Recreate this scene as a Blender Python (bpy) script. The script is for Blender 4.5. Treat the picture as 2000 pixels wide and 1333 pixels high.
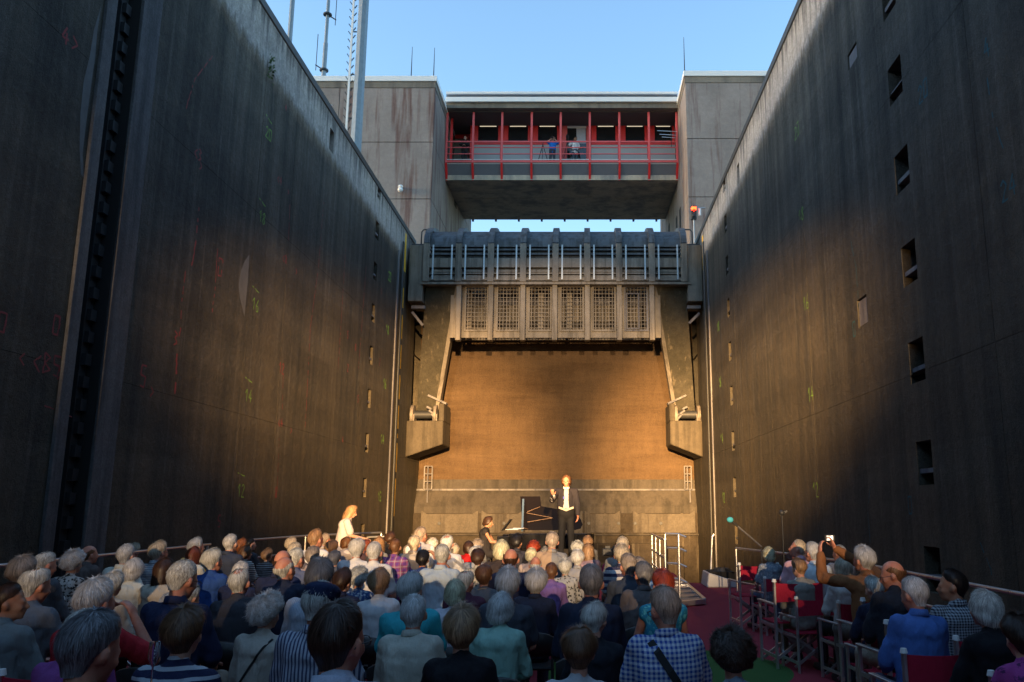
import bpy, bmesh, math, random
from mathutils import Vector, Matrix, noise, Quaternion
for o in list(bpy.data.objects): bpy.data.objects.remove(o)
SC = bpy.context.scene; COL = SC.collection
R = math.radians; PI = math.pi
# ---------------------------------------------------------------- camera, sky, sun, lamps, exposure
EYE = 1.65; FPX = 1642.0; CX = 1138.0; CY = 666.5; HOR = 990.0
TH = math.atan((HOR-CY)/FPX)
cd = bpy.data.cameras.new('camera'); cam = bpy.data.objects.new('camera', cd); COL.objects.link(cam)
cam.location = (0,0,EYE); cam.rotation_euler = (PI/2+TH, 0, 0)
cd.sensor_width = 36; cd.lens = FPX/2000*36; cd.shift_x = (1000-CX)/2000; cd.clip_start = .05; cd.clip_end = 3000
SC.camera = cam
w = bpy.data.worlds.new('World'); SC.world = w; w.use_nodes = True
nt = w.node_tree; nt.nodes.clear()
sky = nt.nodes.new('ShaderNodeTexSky'); sky.sky_type = 'NISHITA'; sky.sun_disc = False
SUN_EL, SUN_ROT = R(6.0), R(262)
sky.sun_elevation = SUN_EL; sky.sun_rotation = SUN_ROT; sky.air_density = 1.0; sky.dust_density = .7; sky.ozone_density = 2.3
bg = nt.nodes.new('ShaderNodeBackground'); bg.inputs['Strength'].default_value = .15
wo = nt.nodes.new('ShaderNodeOutputWorld')
nt.links.new(sky.outputs[0], bg.inputs[0]); nt.links.new(bg.outputs[0], wo.inputs[0])
sl = bpy.data.lights.new('sun', 'SUN'); sl.energy = .35; sl.angle = R(2); sl.color = (1,.75,.5)
so = bpy.data.objects.new('sun', sl); COL.objects.link(so)
sd = Vector((math.sin(SUN_ROT)*math.cos(SUN_EL), math.cos(SUN_ROT)*math.cos(SUN_EL), math.sin(SUN_EL)))
so.rotation_euler = sd.to_track_quat('Z','Y').to_euler(); so.location = (0,0,60)
# the two stage lamps behind the audience that throw the warm pool of light on the lock head, and an added pair brightening the side walls
LAMPS = [((4.05,-30,7.0), (-1.0,32,4.1), 7.2, 25500, .5), ((-6.2,-30,7.0), (-.8,32,4.1), 7.2, 24000, .5),
         ((4.05,-30,7.7), (-6.1,33.0,3.7), 5.7, 165000, 1.0), ((-6.2,-30,7.7), (4.6,32.5,3.7), 5.2, 235000, 1.0)]
for i,(p,t,half,en,bl) in enumerate(LAMPS):
    l = bpy.data.lights.new('stage_lamp_light','SPOT'); l.energy = en; l.color = (1,.67,.36) if i<2 else (1,.56,.20); l.spot_size = R(2*half); l.spot_blend = bl; l.shadow_soft_size = .09
    o = bpy.data.objects.new('stage_lamp_light', l); COL.objects.link(o); o.location = p
    o.rotation_euler = (Vector(p)-Vector(t)).to_track_quat('Z','Y').to_euler()
SC.view_settings.view_transform = 'Standard'; SC.view_settings.look = 'None'; SC.view_settings.gamma = 1
SC.view_settings.use_curve_mapping = False; SC.view_settings.exposure = 2.3
SC.cycles.max_bounces = 6; SC.cycles.diffuse_bounces = 4; SC.cycles.glossy_bounces = 3

# ---------------------------------------------------------------- helpers
def P(px, py, Y):
    v = (CY-py)/FPX; dy = math.cos(TH)-math.sin(TH)*v; dz = math.sin(TH)+math.cos(TH)*v
    t = Y/dy
    return Vector(((px-CX)/FPX*t, Y, EYE+dz*t))
def Zp(py, Y): return P(0,py,Y).z
ORG = {}
def org(o): return ORG.get(o.name, Vector((0,0,0)))
class MB:
    def __init__(s): s.v=[]; s.f=[]; s.sm=[]
    def add(s, vs, fs, smooth=False):
        n=len(s.v); s.v += [tuple(v) for v in vs]; s.f += [tuple(i+n for i in f) for f in fs]; s.sm += [smooth]*len(fs); return s
    def box(s, a, b, M=None, bev=0):
        x0,y0,z0=a; x1,y1,z1=b
        vs=[(x,y,z) for z in (z0,z1) for y in (y0,y1) for x in (x0,x1)]
        fs=[(0,2,3,1),(4,5,7,6),(0,1,5,4),(2,6,7,3),(0,4,6,2),(1,3,7,5)]
        if M: vs=[M@Vector(v) for v in vs]
        return s.add(vs,fs)
    def bar(s, p, q, w, h=None, up=(0,0,1)):
        h = h or w; p=Vector(p); q=Vector(q); d=(q-p).normalized(); u=Vector(up)
        if abs(d.dot(u))>.99: u=Vector((0,1,0))
        r=d.cross(u).normalized(); u=r.cross(d)
        vs=[c+r*sx*w/2+u*sz*h/2 for c in (p,q) for sz in (-1,1) for sx in (-1,1)]
        return s.add(vs,[(0,1,3,2),(4,6,7,5),(0,4,5,1),(2,3,7,6),(0,2,6,4),(1,5,7,3)])
    def tube(s, pts, r, n=8, cap=True):
        pts=[Vector(p) for p in pts]; rs = r if isinstance(r,(list,tuple)) else [r]*len(pts)
        vs=[]; u=None
        for i,p in enumerate(pts):
            d=(pts[min(i+1,len(pts)-1)]-pts[max(i-1,0)]).normalized()
            if u is None:
                a=Vector((0,0,1)) if abs(d.z)<.9 else Vector((1,0,0)); u=d.cross(a).normalized()
            else: u=(u-d*u.dot(d)).normalized()
            w_=d.cross(u)
            vs += [p+(u*math.cos(2*PI*k/n)+w_*math.sin(2*PI*k/n))*rs[i] for k in range(n)]
        fs=[(i*n+k,i*n+(k+1)%n,(i+1)*n+(k+1)%n,(i+1)*n+k) for i in range(len(pts)-1) for k in range(n)]
        s.add(vs,fs,True)
        if cap: s.add(vs[:n],[tuple(range(n-1,-1,-1))]); s.add(vs[-n:],[tuple(range(n))])
        return s
    def prism(s, poly, a, b, axis='x'):
        # poly in the two other axes, extruded along axis from a to b
        def mk(p,t):
            return {'x':(t,p[0],p[1]),'y':(p[0],t,p[1]),'z':(p[0],p[1],t)}[axis]
        n=len(poly); vs=[mk(p,a) for p in poly]+[mk(p,b) for p in poly]
        fs=[tuple(range(n-1,-1,-1)),tuple(range(n,2*n))]+[(i,(i+1)%n,n+(i+1)%n,n+i) for i in range(n)]
        return s.add(vs,fs)
    def ell(s, c, r, M=None, nu=14, nv=10):
        vs=[(0,0,1)]+[(math.sin(PI*j/nv)*math.cos(2*PI*i/nu),math.sin(PI*j/nv)*math.sin(2*PI*i/nu),math.cos(PI*j/nv)) for j in range(1,nv) for i in range(nu)]+[(0,0,-1)]
        vs=[Vector((v[0]*r[0],v[1]*r[1],v[2]*r[2])) for v in vs]
        if M: vs=[M@v for v in vs]
        c=Vector(c); vs=[v+c for v in vs]
        fs=[(0,1+i,1+(i+1)%nu) for i in range(nu)]
        for j in range(nv-2):
            for i in range(nu):
                a=1+j*nu+i; b=1+j*nu+(i+1)%nu; fs.append((a,a+nu,b+nu,b))
        L=len(vs)-1; k=1+(nv-2)*nu
        fs+=[(L,k+(i+1)%nu,k+i) for i in range(nu)]
        return s.add(vs,fs,True)
    def build(s, name, mat, parent=None, local=False, label=None, kind=None, bevel=0, auto=False):
        me=bpy.data.meshes.new(name)
        vs=s.v
        if parent is not None and not local:
            g=org(parent); vs=[(v[0]-g.x,v[1]-g.y,v[2]-g.z) for v in vs]
        me.from_pydata(vs,[],s.f)
        if any(s.sm): me.polygons.foreach_set('use_smooth', s.sm)
        bm=bmesh.new(); bm.from_mesh(me); bmesh.ops.recalc_face_normals(bm,faces=bm.faces[:])
        if bevel:
            es=[e for e in bm.edges if len(e.link_faces)==2 and e.calc_face_angle(0)>.6]
            bmesh.ops.bevel(bm,geom=es,offset=bevel,segments=1,affect='EDGES')
        bm.to_mesh(me); bm.free()
        me.materials.append(mat)
        o=bpy.data.objects.new(name,me); COL.objects.link(o)
        if parent is not None:
            o.parent=parent
            ORG[o.name]=Vector(org(parent)) if not local else Vector((0,0,0))
        if label: o['label']=label
        if kind: o['kind']=kind
        return o
def tag(o,label,cat,group=None,kind=None):
    o['label']=label; o['category']=cat
    if group: o['group']=group
    if kind: o['kind']=kind
    return o
def thing(name,label,cat,loc=(0,0,0),group=None,rz=0,kind=None):
    o=bpy.data.objects.new(name,None); COL.objects.link(o); o.location=loc; o.rotation_euler=(0,0,rz); o.empty_display_size=.2
    ORG[o.name]=Vector(loc); return tag(o,label,cat,group,kind)
def structure(o): o['kind']='structure'; return o
def inst(o,parent,loc=(0,0,0),rot=(0,0,0),scale=(1,1,1),name=None):
    c=o.copy(); COL.objects.link(c); c.parent=parent; c.location=loc; c.rotation_euler=rot; c.scale=scale
    if name: c.name=name
    return c
def copy_tree(o,parent=None):
    c=o.copy(); COL.objects.link(c); c.parent=parent
    for ch in list(o.children): copy_tree(ch,c)
    return c

# ---------------------------------------------------------------- materials
class N:
    def __init__(s,name):
        m=bpy.data.materials.new(name); m.use_nodes=True; s.m=m; s.t=m.node_tree; s.b=s.t.nodes['Principled BSDF']; s.l=s.t.links
    def n(s,t,**k):
        x=s.t.nodes.new('ShaderNode'+t)
        for a,v in k.items(): setattr(x,a,v)
        return x
    def link(s,a,b): s.l.new(a,b)
    def val(s,sock,v):
        if hasattr(v,'is_linked') or isinstance(v,bpy.types.NodeSocket): s.l.new(v,sock)
        else: sock.default_value=v
    def pos(s,kind='world'):
        if kind=='world': return s.n('NewGeometry').outputs['Position']
        return s.n('TexCoord').outputs['Object']
    def map(s,vec,scale=(1,1,1),loc=(0,0,0)):
        x=s.n('Mapping'); s.l.new(vec,x.inputs[0]); x.inputs['Scale'].default_value=scale; x.inputs['Location'].default_value=loc; return x.outputs[0]
    def noise(s,vec,scale=1,detail=4,rough=.55,dist=0):
        x=s.n('TexNoise'); s.l.new(vec,x.inputs['Vector']); x.inputs['Scale'].default_value=scale; x.inputs['Detail'].default_value=detail; x.inputs['Roughness'].default_value=rough; x.inputs['Distortion'].default_value=dist
        return x.outputs['Fac']
    def ramp(s,f,stops):
        x=s.n('ValToRGB'); s.l.new(f,x.inputs[0]); e=x.color_ramp.elements
        while len(e)<len(stops): e.new(.5)
        for i,(p,c) in enumerate(stops):
            e[i].position=p; e[i].color=(c,c,c,1) if isinstance(c,(int,float)) else (*c,1)
        return x.outputs[0]
    def mix(s,f,a,b,mode='MIX'):
        x=s.n('Mix',data_type='RGBA',blend_type=mode); 
        s.val(x.inputs[0],f)
        for i,c in ((6,a),(7,b)):
            if isinstance(c,tuple): x.inputs[i].default_value=(*c,1) if len(c)==3 else c
            else: s.l.new(c,x.inputs[i])
        return x.outputs[2]
    def math(s,op,a,b=0.,c=None,clamp=False):
        x=s.n('Math',operation=op,use_clamp=clamp); s.val(x.inputs[0],a); s.val(x.inputs[1],b)
        if c is not None: s.val(x.inputs[2],c)
        return x.outputs[0]
    def sep(s,vec):
        x=s.n('SeparateXYZ'); s.l.new(vec,x.inputs[0]); return x.outputs
    def bump(s,h,strength=.3,dist=.02):
        x=s.n('Bump'); s.l.new(h,x.inputs['Height']); x.inputs['Strength'].default_value=strength; x.inputs['Distance'].default_value=dist; s.l.new(x.outputs[0],s.b.inputs['Normal'])
    def fin(s,col=None,rough=None,metal=0,spec=None):
        if col is not None:
            if isinstance(col,tuple): s.b.inputs['Base Color'].default_value=(*col,1)
            else: s.l.new(col,s.b.inputs['Base Color'])
        if rough is not None: s.val(s.b.inputs['Roughness'],rough)
        s.b.inputs['Metallic'].default_value=metal
        if spec is not None: s.b.inputs['Specular IOR Level'].default_value=spec
        return s.m
MC={}
def plain(name,col,rough=.6,metal=0,var=.15,scale=8,bump=.1,coords='obj',spec=None):
    if name in MC: return MC[name]
    n=N(name); p=n.pos(coords); f=n.noise(p,scale,5,.6)
    c=n.mix(f,tuple(x*(1-var) for x in col),tuple(min(1,x*(1+var)) for x in col))
    f2=n.noise(p,scale*9,3,.6)
    n.bump(f2,bump,.004); MC[name]=n.fin(c,n.ramp(f,[(0.2,max(0,rough-.08)),(.8,min(1,rough+.08))]),metal,spec); return MC[name]
def concrete(name,base,dirt,streak,scale=1.,bump=.5,grain=.3,rough=.85,thr=(.45,.62),coarse=.9,spec=.3):
    n=N(name); p=n.pos(); q=n.map(p,(2.2*scale,2.2*scale,.16*scale))
    f=n.noise(p,.35*scale,6,.62); s_=n.noise(q,1.,6,.6,.2); g=n.noise(p,28,4,.7); g2=n.noise(p,5.5,5,.65)
    c=n.mix(n.ramp(f,[(.35,0),(.65,1)]),base,dirt)
    c=n.mix(n.math('MULTIPLY',n.ramp(s_,[(thr[0],0),(thr[1],1)]),coarse),c,streak)
    c=n.mix(grain,c,n.ramp(g,[(.3,.25),(.7,1.)]),'MULTIPLY')
    c=n.mix(grain*.8,c,n.ramp(g2,[(.3,.3),(.7,1.)]),'MULTIPLY')
    n.bump(n.math('ADD',g,n.math('MULTIPLY',g2,1.5)),bump,.02)
    return n.fin(c,rough,0,spec)
def lock_wall_mat(side):
    n=N('lock_wall_concrete'); p=n.pos(); xyz=n.sep(p)
    q=n.map(p,(1,1.6,.10)); q2=n.map(p,(1,5.5,.22),(3,9,1))
    f=n.noise(p,.22,6,.6); st=n.noise(q,1.,6,.62,.15); st2=n.noise(q2,1.,5,.6); g=n.noise(p,55,4,.75); g2=n.noise(p,9,6,.7); gm=n.noise(p,2.2,5,.7)
    # slimed zone below the upper water mark
    low=n.mix(n.ramp(f,[(.36,0),(.66,1)]),(.050,.047,.041),(.088,.077,.057))
    low=n.mix(n.ramp(st,[(.42,0),(.66,.8)]),low,(.028,.030,.030))
    low=n.mix(n.math('MULTIPLY',n.ramp(st2,[(.54,0),(.70,1)]),.55),low,(.12,.115,.105))
    low=n.mix(n.ramp(gm,[(.55,0),(.72,.40)]),low,(.11,.092,.062))
    # clean zone above it
    hi=n.mix(n.ramp(f,[(.35,0),(.65,1)]),(.44,.42,.41),(.33,.32,.33))
    hi=n.mix(n.ramp(st2,[(.50,0),(.66,.5)]),hi,(.085,.085,.10))
    topd=n.math('ADD',n.math('MULTIPLY',n.math('SUBTRACT',xyz[2],12.15),2.2),n.math('MULTIPLY',n.math('SUBTRACT',st2,.5),5.))
    hi=n.mix(n.ramp(gm,[(.5,0),(.7,.5)]),hi,(.17,.16,.155))
    hi=n.mix(n.math('MULTIPLY',n.ramp(topd,[(0,0),(1,1)]),.7),hi,(.05,.052,.06))
    zz=n.math('ADD',n.math('MULTIPLY',n.math('SUBTRACT',xyz[2],11.28),3.2),n.math('MULTIPLY',n.math('SUBTRACT',st2,.5),2.4))
    m=n.ramp(n.math('ADD',zz,n.math('MULTIPLY',n.math('SUBTRACT',g2,.5),.8)),[(0,0),(1,1)])
    # rusty lime line along the water mark
    ln=n.ramp(n.math('ABSOLUTE',n.math('SUBTRACT',zz,.1)),[(0,.5),(.8,0)])
    fl=n.n('VectorMath',operation='FLOOR'); n.link(n.map(p,(1,1/2.7,1/3.1),(0,.3,.2)),fl.inputs[0]); sx_=n.n('CombineXYZ'); fx=n.sep(fl.outputs[0]); n.link(fx[1],sx_.inputs[1]); n.link(fx[2],sx_.inputs[2])
    wn=n.n('TexWhiteNoise'); n.link(sx_.outputs[0],wn.inputs['Vector']); hbd=n.noise(n.map(p,(.06,.06,.9)),1,5,.65,.4)
    low=n.mix(1.,low,n.ramp(wn.outputs['Value'],[(0,.80),(1,1.18)]),'MULTIPLY'); low=n.mix(.8,low,n.ramp(hbd,[(.35,.62),(.65,1.25)]),'MULTIPLY')
    c=n.mix(m,low,hi); c=n.mix(ln,c,(.20,.155,.11))
    # lower, browner slime
    lo2=n.ramp(n.math('ADD',n.math('MULTIPLY',xyz[2],-.25),n.math('ADD',n.math('MULTIPLY',f,1.),.6)),[(0,0),(1,.45)])
    c=n.mix(lo2,c,(.048,.038,.024))
    c=n.mix(.8,c,n.ramp(g,[(.30,.2),(.70,1.25)]),'MULTIPLY'); c=n.mix(.6,c,n.ramp(g2,[(.3,.35),(.68,1.)]),'MULTIPLY')
    c=n.mix(1.,c,(1.45,1.4,1.3),'MULTIPLY')
    n.bump(n.math('ADD',n.math('MULTIPLY',g,.8),n.math('ADD',n.math('MULTIPLY',g2,1.3),n.math('MULTIPLY',gm,2.))),.8,.03)
    return n.fin(c,n.ramp(st,[(.3,.6),(.7,.92)]),0,.3)
M_WALL=lock_wall_mat(0)
M_TOWER=concrete('tower_concrete',(.37,.32,.29),(.27,.235,.215),(.15,.075,.062),1.3,.25,.25,.85,(.5,.66),.8)
M_BEAM=concrete('girder_concrete',(.30,.26,.21),(.20,.18,.15),(.09,.085,.08),.7,.25,.3,.85,(.5,.7),.7)
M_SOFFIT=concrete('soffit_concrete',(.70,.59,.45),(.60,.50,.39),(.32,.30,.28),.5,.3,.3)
M_SILL=concrete('sill_render',(.17,.108,.056),(.125,.078,.041),(.22,.145,.08),1.,1.,.55,.8,(.45,.7),.6)
def sill_mat():
    n=N('sill_render_banded'); p=n.pos(); a=n.noise(n.map(p,(.12,.12,1.1)),1,5,.65,.3); v=n.noise(n.map(p,(4,4,.9)),1,6,.7,.5); hb=n.noise(n.map(p,(.5,.5,4)),1,6,.7,.8); g=n.noise(p,30,4,.75); big=n.noise(p,.35,4,.5)
    c=n.mix(n.ramp(a,[(.35,0),(.65,1)]),(.095,.058,.030),(.148,.095,.052)); c=n.mix(n.ramp(big,[(.4,0),(.65,.6)]),c,(.17,.11,.060))
    c=n.mix(.35,c,n.ramp(v,[(.3,.45),(.7,1.15)]),'MULTIPLY'); c=n.mix(.35,c,n.ramp(hb,[(.3,.5),(.7,1.1)]),'MULTIPLY'); c=n.mix(.7,c,n.ramp(g,[(.3,.4),(.7,1.15)]),'MULTIPLY')
    n.bump(n.math('ADD',g,n.math('ADD',v,hb)),1.,.04); return n.fin(c,.85,0,.25)
M_SILL=sill_mat()
M_SILLG=concrete('sill_grey',(.10,.086,.070),(.075,.065,.055),(.045,.04,.033),1.,.6,.4)
M_GATE=concrete('gate_steel_paint',(.26,.23,.195),(.175,.155,.13),(.07,.062,.05),2.,.3,.3,.6,(.48,.64),.7)
M_GATESHADE=concrete('gate_steel_shaded',(.10,.115,.135),(.075,.085,.10),(.04,.042,.045),2.,.2,.25,.5)  # gate steel again, its bluish shade put into the colour
M_ARM=concrete('arm_mossy_steel',(.09,.08,.058),(.05,.046,.032),(.22,.185,.13),2.5,1.2,.6,.85,(.58,.7),.8)
M_BRKT=concrete('bracket_concrete',(.12,.10,.072),(.085,.07,.05),(.05,.042,.03),1.4,.6,.4)
M_RED=plain('red_steel',(.80,.03,.03),.4,0,.15,3); M_PINK=plain('faded_red_steel',(.74,.10,.10),.5,0,.2,3)
M_WHITE=plain('white_metal',(.78,.78,.76),.45,0,.06,2); M_GREYP=plain('grey_panel',(.42,.42,.43),.5,0,.1,1.5)
M_GLAV=plain('galvanised_steel',(.34,.38,.42),.45,.6,.25,12); M_ALU=plain('aluminium',(.62,.63,.65),.32,.85,.08,10)
M_DARK=plain('dark_steel',(.03,.032,.035),.55,.2,.3,6); M_BLACK=plain('black_hollow',(.008,.008,.008),.9,0,.1,2)
M_YEL=plain('yellow_paint',(.75,.42,.02),.6,0,.3,9); M_GRN=plain('green_chalk',(.20,.42,.05),.8,0,.4,30); M_REDC=plain('red_chalk',(.21,.035,.035),.85,0,.4,40)
M_PALE=concrete('pale_steel_lime',(.24,.23,.235),(.17,.17,.185),(.10,.10,.12),1.5,.4,.35)
M_STRIP=concrete('groove_strip_steel',(.15,.145,.145),(.10,.10,.105),(.05,.05,.055),1.5,.5,.5)
M_BLUEP=plain('blue_pipe_paint',(.06,.07,.28),.4,0,.1,4)
# ---------------------------------------------------------------- lock walls
XL, XR, TOP = -7.15, 4.85, 12.6
def wall(side):
    x0, s = (XL, 1) if side=='L' else (XR, -1)       # s: direction of the face
    root=thing('lock_wall', 'tall dark slimy concrete lock wall with '+('the toothed guide groove and red chalk marks' if side=='L' else 'the column of large bollard niches'), 'lock wall', (x0,0,0), kind='structure')
    if side=='L': ys=[-40,-24,-8,5.5,11.62,'g',12.30,17.5,19.6,26.6,31.35,34.7,37.0]
    else: ys=[-40,-24,-8,4,9.7,17.6,21.5,26.2,31.0,34.7,37.0]
    zs=[-3,3.55,8.0,TOP]
    holes=[]
    yn=[(27.75,28.2,.5)] if side=='L' else [(11.76,12.30,.5),(27.0,27.45,.5)]
    for (a,b,d) in yn:
        for k in range(-1,8):
            zt=EYE+.92+1.47*k; holes.append((a,b,zt-.62,zt,d,'n'))
    holes.append((34.95,36.7,5.3,10.3,2.0,'arm'))
    if side=='R': holes += [(13.95,14.45,4.72,5.22,.06,'p'),(13.6,14.1,9.45,9.75,.06,'p')]
    if side=='L': holes += [(22.2,22.6,11.55,12.2,.4,'p2')]
    else: holes += [(24.5,24.9,11.5,12.15,.4,'p2')]
    def panel(a,b,c,d):
        m=MB(); g=.006; a+=g; b-=g; c+=.003; d-=.003
        hs=[h for h in holes if h[1]>a and h[0]<b and h[3]>c and h[2]<d]
        Y=sorted({a,b,*[min(max(t,a),b) for h in hs for t in h[:2]]}); Z=sorted({c,d,*[min(max(t,c),d) for h in hs for t in h[2:4]]})
        for i in range(len(Y)-1):
            for j in range(len(Z)-1):
                yc=(Y[i]+Y[i+1])/2; zc=(Z[j]+Z[j+1])/2
                if any(h[0]<yc<h[1] and h[2]<zc<h[3] for h in hs): continue
                m.add([(x0,Y[i],Z[j]),(x0,Y[i+1],Z[j]),(x0,Y[i+1],Z[j+1]),(x0,Y[i],Z[j+1])],[(0,1,2,3)])
        k=.08*s
        m.add([(x0,a,c),(x0-k,a,c),(x0-k,a,d),(x0,a,d)],[(0,1,2,3)]); m.add([(x0,b,c),(x0-k,b,c),(x0-k,b,d),(x0,b,d)],[(0,1,2,3)])
        m.add([(x0,a,c),(x0-k,a,c),(x0-k,b,c),(x0,b,c)],[(0,1,2,3)]); m.add([(x0,a,d),(x0-k,a,d),(x0-k,b,d),(x0,b,d)],[(0,1,2,3)])
        m.build('panel',M_WALL,root)
    i=0
    while i < len(ys)-1:
        if ys[i+1]=='g': i+=2; continue
        for j in range(len(zs)-1): panel(ys[i],ys[i+1],zs[j],zs[j+1])
        i+=1
    m=MB()   # mortar strips behind the joints
    for y in ys:
        if y=='g': continue
        a,b=(y-.05,y+.05)
        if y==11.62: a,b=y-.05,y-.001
        if y==12.30: a,b=y+.001,y+.05
        m.box((min(x0-.035*s,x0-.09*s),a,-3),(max(x0-.035*s,x0-.09*s),b,TOP))
    for z in zs[1:-1]:
        spans=[(-40,11.6),(12.32,34.9),(36.75,37)] if side=='L' else [(-40,34.9),(36.75,37)]
        for a,b in spans:
            pts=sorted([a,b]+[t for h in holes if h[2]<z<h[3] for t in h[:2] if a<t<b])
            for q in range(0,len(pts)-1,2): m.box((min(x0-.036*s,x0-.088*s),pts[q],z-.05),(max(x0-.036*s,x0-.088*s),pts[q+1],z+.05))
    m.build('joint_filler',M_SILLG,root)
    for h in holes:   # recesses
        a,b,c,d,dp,kd=h; m=MB(); xb=x0-dp*s
        vs=[(x0,a,c),(x0,b,c),(x0,b,d),(x0,a,d),(xb,a,c),(xb,b,c),(xb,b,d),(xb,a,d)]
        m.add(vs,[(0,1,5,4),(1,2,6,5),(2,3,7,6),(3,0,4,7),(4,5,6,7)])
        m.build({'n':'niche','arm':'arm_recess'}.get(kd,'recess'),M_WALL,root)
        if kd=='n':
            near = a<20
            q=MB(); q.box((min(x0-.03*s,x0-.3*s),a+.01,c+.17),(max(x0-.03*s,x0-.3*s),b-.01,c+.235)); q.build('niche_shelf',M_PALE,root)
            if near:
                q=MB(); q.tube([(x0-.2*s,a+.18,c+.235),(x0-.2*s,a+.18,c+.40)],[.07,.055],10); q.ell((x0-.2*s,a+.18,c+.42),(.08,.08,.04),nu=10,nv=6); q.build('niche_bollard',M_PALE,root)
        if kd=='p':
            q=MB(); q.box((min(x0-.05*s,x0-.02*s),a+.02,c+.02),(max(x0-.05*s,x0-.02*s),b-.02,d-.03)); q.build('cover_plate',M_PALE,root,bevel=.004)
    # steel nosing
    q=MB(); q.box((min(x0+.03*s,x0-.35*s),-40,TOP+.002),(max(x0+.03*s,x0-.35*s),34.5,TOP+.22)); q.build('steel_nosing',M_DARK,root,bevel=.02)
    # vertical steel edges near the gate, yellow depth gauge
    q=MB(); q.box((min(x0,x0+.045*s),31.28,-1),(max(x0,x0+.045*s),31.42,11.4)); q.build('steel_edge',M_PALE,root)
    q=MB()
    for k in range(2): q.tube([(x0+.09*s,31.75+.12*k,-1),(x0+.09*s,31.75+.12*k,11.9)],.035,6)
    q.build('conduit',M_DARK,root)
    rr=random.Random(5 if side=='L' else 9); z=.5
    spans=[(1.3,2.7),(2.95,4.05),(4.25,4.4),(4.6,5.5),(5.75,6.7),(6.95,7.9),(8.15,9.1),(9.4,10.2),(10.9,12.5)] if side=='L' else [(1.6,1.9),(2.4,2.8),(3.3,3.5),(4.2,5.1),(5.7,6.1),(6.6,7.0),(7.6,8.0),(9.6,9.9),(11.0,12.4)]
    for a,b in spans:
        q=MB(); ww=.22 if side=='L' else .10
        if b>12: ww=.34
        n_=7
        for t in range(n_):
            z0=a+(b-a)*t/n_; z1=a+(b-a)*(t+.93)/n_; o1=rr.uniform(0,.05)
            q.box((min(x0+.002*s,x0+.006*s),32.38+o1,z0),(max(x0+.002*s,x0+.006*s),32.38+ww-rr.uniform(0,.04),z1+.01))
        q.build('gauge_mark',M_YEL,root)
    return root
WL=wall('L'); WR=wall('R')
# the guide groove of the left wall
m=MB(); m.add([(XL,11.62,-3),(XL-.6,11.62,-3),(XL-.6,12.30,-3),(XL,12.30,-3),(XL,11.62,TOP),(XL-.6,11.62,TOP),(XL-.6,12.30,TOP),(XL,12.30,TOP)],[(0,1,5,4),(1,2,6,5),(2,3,7,6)]); m.build('guide_groove',M_BLACK,WL)
m=MB(); m.box((XL,11.36,-3),(XL+.05,11.61,TOP-.3)); m.build('groove_edge',M_STRIP,WL,bevel=.006)
m=MB(); m.box((XL,12.31,-3),(XL+.05,12.86,TOP-.3)); m.build('groove_edge',M_STRIP,WL,bevel=.006)
m=MB(); m.tube([(XL-.25,11.93,-3),(XL-.25,11.93,TOP)],.03,6); m.build('guide_rail',M_STRIP,WL)
m=MB(); m.box((XL-.32,12.11,-3),(XL-.2,12.29,TOP)); rack=m.build('rack',M_DARK,WL)
tm=None
z=-1.0
while z<12.3:
    if tm is None:
        m=MB(); m.box((XL-.2,12.14,z),(XL-.13,12.285,z+.17)); tm=m.build('rack_tooth',M_DARK,rack); tm.parent=rack
    else:
        c=tm.copy(); COL.objects.link(c); c.parent=rack; c.location=(0,0,z+1.0)
    z+=.335
# chalked marks, strokes 3 mm proud of the wall
GL={'0':[[(0,0),(.5,0),(.55,1),(0,1),(0,0)]],'1':[[(0,.65),(.35,1),(.35,0)]],'2':[[(0,.8),(.3,1),(.55,.75),(0,0),(.6,0)]],'4':[[(.4,1),(0,.35),(.65,.35)],[(.42,.7),(.42,0)]],
    '6':[[(.5,1),(.05,.45),(.1,0),(.5,0),(.5,.4),(.1,.45)]],'8':[[(.3,.5),(0,.8),(.3,1),(.55,.8),(0,.2),(.3,0),(.55,.2),(.3,.5)]],'B':[[(0,0),(0,1),(.5,.8),(0,.5),(.55,.25),(0,0)]],'R':[[(0,0),(0,1),(.5,.8),(0,.5),(.55,0)]],'5':[[(.5,1),(0,1),(0,.55),(.5,.5),(.4,0),(0,.05)]],'7':[[(0,1),(.5,1),(.15,0)]],'<':[[(.5,.8),(0,.4),(.55,0)]],'>':[[(0,.8),(.5,.4),(0,0)]],'3':[[(0,1),(.5,.8),(.1,.55),(.5,.25),(0,0)]]}
def stroke(m,side,pts,wd,seed=0):
    x0,s=(XL,1) if side=='L' else (XR,-1); rr=random.Random(seed)
    for i in range(len(pts)-1):
        (a,b),(c,d)=pts[i],pts[i+1]; L=math.hypot(c-a,d-b) or 1e-6; nseg=max(1,int(L/.07)); ny,nz=-(d-b)/L,(c-a)/L
        for k in range(nseg):
            if rr.random()<.3 and nseg>3: continue
            t0,t1=k/nseg,(k+1)/nseg; w0=wd*rr.uniform(.5,1.1)/2; w1=wd*rr.uniform(.5,1.1)/2; j=rr.uniform(-.25,.25)*wd
            p0=(a+(c-a)*t0+j*ny,b+(d-b)*t0+j*nz); p1=(a+(c-a)*t1+j*ny,b+(d-b)*t1+j*nz)
            x=x0+s*(.003+rr.random()*.001)
            m.add([(x,p0[0]-ny*w0,p0[1]-nz*w0),(x,p1[0]-ny*w1,p1[1]-nz*w1),(x,p1[0]+ny*w1,p1[1]+nz*w1),(x,p0[0]+ny*w0,p0[1]+nz*w0)],[(0,1,2,3)])
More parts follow.
